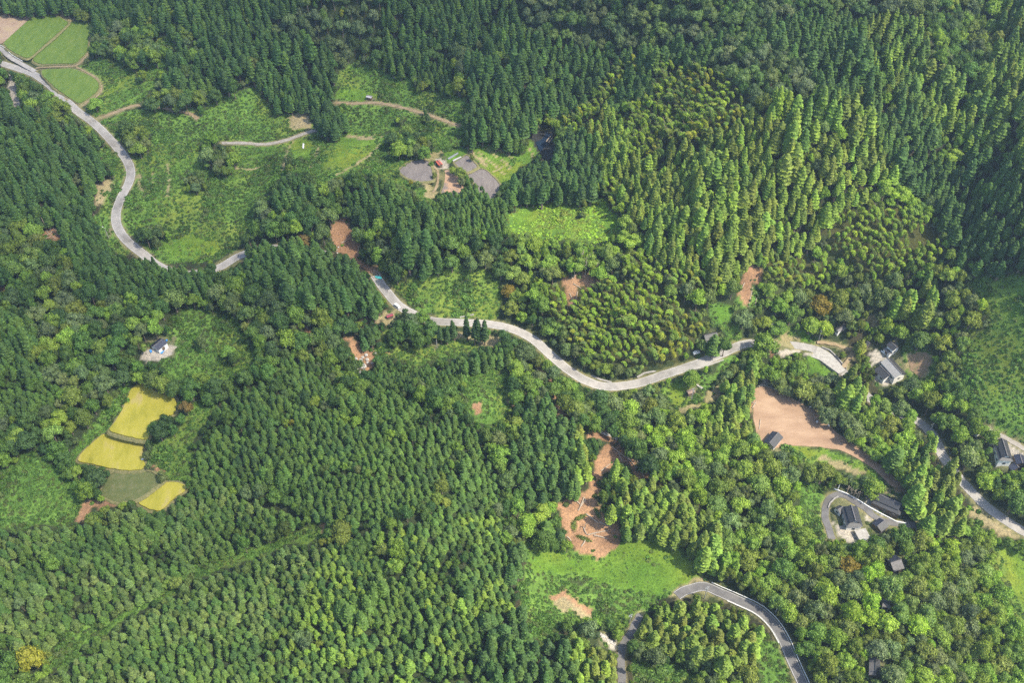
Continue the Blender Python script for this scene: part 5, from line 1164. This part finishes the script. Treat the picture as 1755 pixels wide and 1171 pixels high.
# ------------------------------------------------------------------ vehicles
def car(name, label, u, v, rz, L=3.4, W=1.5, H=1.85, cabw=True):
    p_ = at(u, v); e = empty(name, p_ + Vector((0, 0, .13)), rz); tag(e, label, 'van' if 'van' in name else 'car')
    bm = bmesh.new(); prof = [(-L/2, .35), (-L/2, 1.0), (-L/2+.12, H-.08), (-L/2+.3, H), (L/2-1.0, H), (L/2-.75, H-.1), (L/2-.35, 1.05), (L/2-.04, .95), (L/2, .4)] if 'van' in name else \
        [(-L/2, .35), (-L/2, .9), (-L/2+.5, .98), (-L/2+.95, H), (L/2-1.5, H), (L/2-.95, .98), (L/2-.06, .85), (L/2, .4)]
    n = len(prof); sec = [(-W/2, 1, 0), (-W/2 + .0, 1, 0)]
    lay = []
    for y_, k in ((-W/2, .0), (-W/2*.55, 0), (W/2*.55, 0), (W/2, .0)): lay.append([bm.verts.new((x_, y_ * (1 if z_ < 1.05 else .9), z_ - (.05 if abs(y_) > W * .45 and z_ > 1 else 0))) for x_, z_ in prof])
    for a, b in zip(lay[:-1], lay[1:]):
        for i in range(n): bm.faces.new((a[i], a[(i + 1) % n], b[(i + 1) % n], b[i]))
    bm.faces.new(lay[0][::-1]); bm.faces.new(lay[-1]); bmesh.ops.bevel(bm, geom=bm.edges[:], offset=.04, segments=1, affect='EDGES')
    bmesh.ops.recalc_face_normals(bm, faces=bm.faces); me = bpy.data.meshes.new('body'); bm.to_mesh(me); bm.free(); link('body', me, e, [M['white']])
    ww_ = MB()
    if 'van' in name:
        xs = L/2; MB().slab([(xs-.40, -W*.4, 1.12), (xs-.40, W*.4, 1.12), (xs-.72, W*.37, H-.14), (xs-.72, -W*.37, H-.14)], .03).build('windscreen', M['glass'], e)
        for s_ in (-1, 1): MB().box(-L/2+.25, L/2-.95, s_*(W/2*.93)-.025, s_*(W/2*.93)+.045*s_+.02, 1.12, H-.25).build('side_window', M['glass'], e)
    else:
        MB().slab([(L/2-.98, -W*.4, 1.02), (L/2-.98, W*.4, 1.02), (L/2-1.46, W*.37, H-.05), (L/2-1.46, -W*.37, H-.05)], .03).build('windscreen', M['glass'], e)
        for s_ in (-1, 1): MB().box(-L/2+.9, L/2-1.45, s_*(W/2*.93)-.025, s_*(W/2*.93)+.04, 1.04, H-.12).build('side_window', M['glass'], e)
    for sx in (-1, 1):
        for sy in (-1, 1):
            w_ = MB(); w_.tube([(sx*L*.32, sy*(W/2-.16), .15), (sx*L*.32, sy*(W/2+.02), .15)], .28, 14); wo = w_.build('wheel', M['rubber'], e)
            MB().tube([(sx*L*.32, sy*(W/2+.0), .15), (sx*L*.32, sy*(W/2+.04), .15)], .16, 10).build('rim', M['steel'], wo)
    for s_ in (-1, 1): MB().box(L/2-.03, L/2+.03, s_*W*.36-.13, s_*W*.36+.13, .62, .78).build('headlight', M['glass'], e)
car('van', 'small white van parked on the road above the leafy mound', 681, 527, math.radians(-42), 3.5)
car('parked_car', 'white car half hidden at roadside below the hidden dark house', 1193, 606, math.radians(25), 3.6, 1.6, 1.45)
# ------------------------------------------------------------------ person on the road
def person(u, v):
    p_ = at(u, v); e = empty('person', p_ + Vector((0, 0, .1)), .6); tag(e, 'person in dark clothes standing on the road between tarp and van', 'person')
    vs_ = [(0,0,.92),(0,0,1.15),(0,0,1.40),(0,0,1.50),(0,.01,1.63),(.1,0,.88),(.12,.02,.48),(.13,-.01,.06),(.13,.12,.03),(-.1,0,.88),(-.12,-.02,.48),(-.13,-.04,.06),(-.13,.09,.03),(.19,0,1.38),(.25,.0,1.10),(.26,.10,.88),(-.19,0,1.38),(-.25,0,1.10),(-.26,.08,.88)]
    ed = [(0,1),(1,2),(2,3),(3,4),(0,5),(5,6),(6,7),(7,8),(0,9),(9,10),(10,11),(11,12),(2,13),(13,14),(14,15),(2,16),(16,17),(17,18)]
    rd = [.15,.15,.14,.055,.10,.10,.065,.045,.04,.10,.065,.045,.04,.065,.045,.03,.065,.045,.03]
    me = bpy.data.meshes.new('body'); me.from_pydata(vs_, ed, []); o = link('body', me, e, [M['cloth']]); md = o.modifiers.new('skin', 'SKIN')
    for i, r_ in enumerate(rd): me.skin_vertices[0].data[i].radius = (r_, r_ * .8)
    me.skin_vertices[0].data[0].use_root = True; o.modifiers.new('sub', 'SUBSURF').levels = 1
    bm = bmesh.new(); bmesh.ops.create_icosphere(bm, subdivisions=2, radius=.115); bm.to_mesh(m2 := bpy.data.meshes.new('hair')); bm.free(); h = link('hair', m2, e, [M['rubber']]); h.location = (0, -.02, 1.70); h.scale = (.9, 1, 1)
person(664, 501)
# ------------------------------------------------------------------ fallen logs, stumps, boulders on the slides
def log(label, a, b, r=.28, up0=.25, up1=.25, group=None, name='fallen_log', cat='log'):
    p0 = at(*a) + Vector((0, 0, up0)); p1 = at(*b) + Vector((0, 0, up1)); m_ = (p0 + p1) / 2; q = Vector((random.uniform(-.15, .15), random.uniform(-.15, .15), random.uniform(0, .15)))
    mb = MB(); mb.tube([p0 - p0, m_ + q - p0, p1 - p0], [r, r * .85, r * .6], 8); o = mb.build(name, M['log']); o.location = p0; tag(o, label, cat, group)
G1 = 'logs strewn on the lower slide'
for k, (a, b, lb) in enumerate([((977,851),(995,866),'log running down from the upper left rim of the lower slide'), ((1001,853),(991,877),'left of two parallel logs on the upper lower slide'), ((1004,856),(996,869),'right of two parallel logs on the upper lower slide'),
  ((1000,905),(1006,918),'short steep log meeting the pale crossing logs'), ((1008,917.5),(1042,910),'long pale log lying level across the lower slide'), ((1018,918.5),(1041,924.5),'pale log forking below the long level log'),
  ((1005,882),(1026,898),'brown log across the middle of the lower slide'), ((1004,925),(996,938),'dark log pointing down left near the slide foot'), ((972,921),(979,928),'short log at the left rim of the lower slide'), ((1028,896),(1048,904),'thin log at the right rim of the lower slide')]): log(lb, a, b, .34, group=G1)
G2 = 'logs on the upper mud slide'
for a, b, lb in [((1049,767),(1078,790),'long log lying down the upper mud slide'), ((1060,778),(1066,793),'short log crossing the long one on the upper mud slide'), ((1085,780),(1097,800),'pale log along the right rim of the upper mud slide'), ((1075,784),(1090,803),'thin log between the long log and the pale rim log'), ((1100,812),(1104,820),'stub log at the lower tip of the upper mud slide'), ((1030,808),(1046,796),'log at the lower left of the upper mud slide')]: log(lb, a, b, .3, group=G2)
for a, b, lb in [((585,417),(601,409),'thin pale log lying across the head of the road slide'), ((616,421),(613,435),'white upright trunk stub in the road slide'), ((624,440),(632,452),'dark log low in the road slide'), ((636,466),(652,474),'branchy log just above the turquoise tarp'), ((633,470),(642,478),'pale log left of the turquoise tarp'), ((640,463),(655,472),'upper thin log above the turquoise tarp'),
  ((980,478),(988,471),'log at the left of the hillside scar under the snapped cedars'), ((983,487),(996,495),'pale log at lower edge of the hillside scar'), ((976,503),(986,526),'bamboo stem fallen down below the hillside scar'), ((990,500),(984,524),'second stem fallen below the hillside scar'),
  ((1290,493),(1283,527),'long pale trunk lying down the small right hillside scar'), ((1297,508),(1294,532),'shorter trunk right of the long pale trunk on the small scar'), ((1276,485),(1268,500),'short trunk at left of the small right hillside scar'),
  ((75,408),(92,396),'pale log in the brushy scar left of the dark cedar row'), ((72,412),(88,406),'lowest log in the brushy scar at left'), ((84,394),(98,404),'crossing log in the brushy scar at left'), ((90,390),(106,403),'upper right log in the brushy scar at left'), ((78,396),(96,411),'brown log in the middle of the brushy scar'),
  ((936,243),(946,231),'bamboo stem leaning over the pond'), ((940,245),(949,233),'second bamboo stem leaning over the pond'),
  ((1289,700),(1296,688),'grey driftwood heaped at the left rim of the mud field'), ((1286,690),(1297,694),'bleached branch at the left rim of the mud field'), ((1303,720),(1301,737),'dark trunk stranded on left part of the mud field'), ((1010,736),(1024,741),'log on the small mud strip above the mud slide')]: log(lb, a, b, .27)
def snag(label, u, v, h, group):
    p_ = at(u, v); e = empty('bare_trunk', p_, random.uniform(0, 6)); tag(e, label, 'dead tree', group)
    MB().tube([(0, 0, -.5), (.1, 0, h * .5), (.25, .1, h)], [.26, .2, .1], 8).build('trunk', M['log'], e)
    bb = MB()
    for k in range(5):
        a = random.uniform(0, 6.28); z_ = h * random.uniform(.5, .95); bb.tube([(.15, 0, z_), (math.cos(a) * 1.3, math.sin(a) * 1.3, z_ + .5)], [.07, .03], 5)
    bb.build('branches', M['log'], e)
for k, (u, v, h) in enumerate([(1003,472,13), (997,458,12), (1010,462,11), (1016,456,10), (984,476,9), (1023,470,9)]): snag('snapped bare trunk standing at the hillside scar, %s from right' % ordn(sorted([-1003,-997,-1010,-1016,-984,-1023]).index(-u) + 1), u, v, h, 'snapped trunks at the hillside scar')
for k, (u, v, h) in enumerate([(1451,846,6), (1457,851,6.5), (1462,853,6), (1466,855,5.5), (1470,856,5.5)]): snag('bare pole trunk above the white kerb wall, %s from left' % ordn(k + 1), u, v, h, 'bare trunks above the kerb wall')
for u, v, h, lb in ((82,397,10,'left tall bare trunk in brushy scar at left'), (87,394,10,'right tall bare trunk in brushy scar at left'), (1060,895,14,'bare trunk at right rim of the lower slide'), (1003,905,4,'snapped stump in the middle of the lower slide')): snag(lb, u, v, h, 'single dead trunks')
for u, v, lb in ((1390,824,'leftmost of three grey leafless trees above the scrub bank'), (1397,828,'middle grey leafless tree above the scrub bank'), (1403,831,'rightmost of three grey leafless trees above the scrub bank')):
    p_ = at(u, v); e = empty('leafless_tree', p_, random.uniform(0, 6)); tag(e, lb, 'dead tree', 'grey leafless trees')
    MB().tube([(0, 0, -.5), (.3, 0, 3), (.7, .2, 6)], [.25, .2, .12], 8).build('trunk', M['log'], e); bb = MB()
    for k in range(60):
        a = random.uniform(0, 6.28); r_ = random.uniform(.8, 3); z_ = random.uniform(5, 8.5); q = (.7 + math.cos(a) * r_, .2 + math.sin(a) * r_, z_ + random.uniform(.3, 2) * (1 - r_ / 4))
        bb.tube([(.6, .2, z_ - 1.5 if k % 3 else 5), ((.7 + q[0]) / 2, q[1] / 2, z_), q], [.06, .05, .02], 4)
    bb.build('branches', M['log'], e)
def boulder(label, u, v, s_, group, mat='white_rock'):
    bm = bmesh.new(); bmesh.ops.create_icosphere(bm, subdivisions=2, radius=s_)
    k = random.uniform(0, 50)
    for w_ in bm.verts: w_.co *= 1 + .35 * (float(vnoise(np.array(w_.co.x / s_ * 3 + k), np.array(w_.co.y / s_ * 3 + w_.co.z / s_ * 2), 1.3, 77)) - .5)
    for w_ in bm.verts: w_.co.z *= .65
    me = bpy.data.meshes.new('boulder'); bm.to_mesh(me); bm.free(); o = link('boulder', me, None, [M[mat]]); o.location = at(u, v) + Vector((0, 0, s_ * .25)); o.rotation_euler = (0, 0, random.uniform(0, 6)); tag(o, label, 'boulder', group)
M['white_rock'] = simple('pale_rock', [(.3, (.26, .24, .22)), (.6, (.44, .42, .40)), (.85, (.60, .58, .56))], 1.2, .8, .4)
RK = [(622,629,1.9,'largest white boulder low in the muddy river gully'), (627.5,609,1.0,'white boulder at the upper right of river gully'), (621.5,613,.8,'small white boulder near the top of river gully'), (610,615.5,.9,'white boulder at the upper left of river gully'), (609.5,620,.9,'white boulder left, below the upper left one'), (618.5,618,1.0,'white boulder in the gully centre'),
 (619,621.5,.9,'pale boulder just below the gully centre'), (629,617,1.0,'tall pale boulder right of the gully centre'), (630,622,.8,'pale boulder right side of gully, lower one'), (617.5,625,.8,'slanting white boulder above the largest one'), (637.5,623,.7,'small white boulder at the right rim of the gully'), (624,637,1.0,'pale boulder at gully foot, right'), (618,639,.9,'pale boulder at gully foot, left'), (612,633,.6,'small pale stone at left foot of gully'), (600.5,612,.7,'stone outside the left rim of gully'), (644,606,.7,'stone at the upper right inlet of gully')]
for u, v, s_, lb in RK: boulder(lb, u, v, s_, 'boulders in the river gully')
for k in range(12):
    t_ = k / 11; boulder('pale stone of the row on the mud strip, %s from left' % ordn(k + 1), 1012 + 44 * t_, 735 + 17 * t_ + random.uniform(-.6, .6), random.uniform(.6, 1.0), 'stones along the mud strip')
for k in range(9):
    boulder('broken pale rock in the heap left of the short bottom road, %s from left' % ordn(k + 1), 1029 + k * 3, 1087 + k * 2.4 + random.uniform(-2, 2), random.uniform(.5, .9), 'rocks by the short bottom road')
for k, (u, v) in enumerate([(574,425),(577,429),(580,424),(571,430),(578,434)]): boulder('pale rock debris at the foot of the road slide head, %s listed from left' % ordn(sorted([574,577,580,571,578]).index(u) + 1), u, v, .55, 'rocks at the road slide')
for k, (u, v, lb) in enumerate([(257,763,'white marker box at right corner between golden fields'), (245,790,'white marker box on bank right of the middle golden field'), (264,836,'white marker box on bank above the lowest golden field'), (1388,699,'white bag upper left on the mud field'), (1420,731,'white bag mid right on the mud field'), (1400,725,'white bag in the middle of the mud field')]):
    p_ = at(u, v); o = MB().box(-.4, .4, -.4, .4, 0, .8).build('marker_box', M['white']); o.location = p_ + Vector((0, 0, .3)); tag(o, lb, 'box')
# uprooted greenery on the lower slide
def brush(label, u, v, sx, sy, rz):
    r = np.random.default_rng(int(u)); n = 420; d = r.normal(0, 1, (n, 3)); d[:, 2] = np.abs(d[:, 2]); d /= np.linalg.norm(d, axis=1)[:, None]
    P_ = d * np.array([sx, sy, .9]) * r.uniform(.3, 1.1, n)[:, None]; V, F = cards(P_, d, .5, r, .8, .3, .6); me = finish('brush', [(V, F, 0, lv(r, n))], [M['leaf']])
    o = link('brush_pile', me); o.location = at(u, v) + Vector((0, 0, .2)); o.rotation_euler = (0, 0, rz); o['tint'] = [.20, .26, .06]; tag(o, label, 'brush pile', 'uprooted greenery')
brush('uprooted greenery curling round left of the crossing logs', 983, 900, 1.6, 4.2, .1); brush('uprooted greenery above the crossing logs', 995, 888, 3.6, 1.3, .5); brush('uprooted greenery below the crossing logs', 1000, 924, 4.2, 1.2, -.4); brush('uprooted greenery at right rim of the lower slide', 1024, 880, 1.2, 3.4, .3); brush('yellow green uprooted bush between the two slides', 1028, 830, 1.6, 2.2, 0)
# ------------------------------------------------------------------ clouds high above the valley: their shadow lies over its left and far side
def shadow_cloud(label, outline_px, alt, dens, soft, seed):
    k_ = alt / math.tan(SUN_EL); off = Vector((math.sin(SUN_AZ), math.cos(SUN_AZ))) * k_
    W_ = [onplane(u, v, 20) for u, v in outline_px]; W_ = [(float(x) + off.x, float(y) + off.y) for x, y in W_]
    xs = [q[0] for q in W_]; ys = [q[1] for q in W_]; s_ = 14.0; ax = np.arange(min(xs) - s_, max(xs) + 2 * s_, s_); ay = np.arange(min(ys) - s_, max(ys) + 2 * s_, s_)
    X, Y = np.meshgrid(ax, ay); X_ = X + (vnoise(X, Y, 70, seed) - .5) * 70; Y_ = Y + (vnoise(X, Y, 70, seed + 1) - .5) * 70
    ins = inpoly(X_, Y_, W_); d, _ = segdist_all(X_, Y_, W_); d = np.where(ins, d, 0)
    t_ = np.clip(d / soft, 0, 1); t_ = t_ * t_ * (3 - 2 * t_); op = t_ * (dens + (vnoise(X, Y, 90, seed + 2) - .5) * .34 + (vnoise(X, Y, 40, seed + 3) - .5) * .14)
    op = np.clip(op, 0, .95); hh = 20 + 90 * t_ * (.6 + .8 * vnoise(X, Y, 60, seed + 4)); zt = alt + 20 + hh; zb = alt + 20 - 12 * t_
    ny_, nx_ = X.shape; id_ = np.arange(nx_ * ny_).reshape(ny_, nx_); q = np.stack([id_[:-1, :-1], id_[:-1, 1:], id_[1:, 1:], id_[1:, :-1]], -1).reshape(-1, 4)
    keep = (t_.ravel()[q].max(1) > 0); V = np.concatenate([np.stack([X, Y, zt], -1).reshape(-1, 3), np.stack([X, Y, zb], -1).reshape(-1, 3)])
    F = np.concatenate([q[keep], (q[keep] + nx_ * ny_)[:, ::-1]]); me = mesh_np('cloud', V, F, smooth=True)
    a_ = me.attributes.new('thickness', 'FLOAT', 'POINT'); o2 = 1 - np.sqrt(1 - op.ravel()); a_.data.foreach_set('value', np.concatenate([o2, o2]).astype(np.float32))
    o = link('cloud', me, None, [M['cloud']]); tag(o, label, 'cloud', None, 'structure')
def segdist_all(px, py, poly):
    d = np.full(px.shape, 1e9)
    for k in range(len(poly)):
        ax_, ay_ = poly[k]; bx_, by_ = poly[(k + 1) % len(poly)]; dx, dy = bx_ - ax_, by_ - ay_; L = dx * dx + dy * dy + 1e-9
        t_ = np.clip(((px - ax_) * dx + (py - ay_) * dy) / L, 0, 1); d = np.minimum(d, np.hypot(px - ax_ - t_ * dx, py - ay_ - t_ * dy))
    return d, None
cm_ = bpy.data.materials.new('cloud_vapour'); cm_.use_nodes = True; t = cm_.node_tree; t.nodes.clear()
o_ = t.nodes.new('ShaderNodeOutputMaterial'); mx = t.nodes.new('ShaderNodeMixShader'); tr_ = t.nodes.new('ShaderNodeBsdfTransparent'); df = t.nodes.new('ShaderNodeBsdfDiffuse'); df.inputs[0].default_value = (.85, .86, .88, 1)
at_ = t.nodes.new('ShaderNodeAttribute'); at_.attribute_name = 'thickness'; t.links.new(at_.outputs['Fac'], mx.inputs[0]); t.links.new(tr_.outputs[0], mx.inputs[1]); t.links.new(df.outputs[0], mx.inputs[2]); t.links.new(mx.outputs[0], o_.inputs[0]); M['cloud'] = cm_
shadow_cloud('thin cloud shading the left and middle of the valley', [(-400,-500),(1500,-500),(1560,-40),(1440,90),(1300,150),(1150,200),(1060,270),(960,330),(900,420),(900,540),(960,640),(940,760),(930,900),(900,1050),(960,1300),(-500,1500)], 1500, .46, 150, 81)
shadow_cloud('denser cloud bank shading the far forest at the top', [(-300,-600),(1470,-600),(1420,40),(1200,90),(1040,150),(860,190),(660,100),(440,110),(270,120),(190,60),(-300,30)], 1850, .42, 90, 91)
shadow_cloud('small cloud shading the cedar slopes at the left', [(-200,110),(40,150),(190,260),(180,400),(380,455),(560,430),(640,520),(500,600),(300,560),(-200,640)], 1700, .34, 60, 95)
# ------------------------------------------------------------------ haze over the whole valley
HZ = 0.00013
if HZ:
    hm = bpy.data.materials.new('haze_air'); hm.use_nodes = True; t = hm.node_tree; t.nodes.clear(); o_ = t.nodes.new('ShaderNodeOutputMaterial'); pv = t.nodes.new('ShaderNodeVolumePrincipled')
    pv.inputs['Color'].default_value = (.55, .76, 1.0, 1); pv.inputs['Density'].default_value = HZ; pv.inputs['Anisotropy'].default_value = .3; t.links.new(pv.outputs[0], o_.inputs['Volume'])
    mb = MB(); mb.box(-3300, 3300, -3300, 4300, float(EZ.min()) - 3, 396); o = mb.build('haze', hm); tag(o, 'thin blue haze over the valley', None, None, 'stuff')
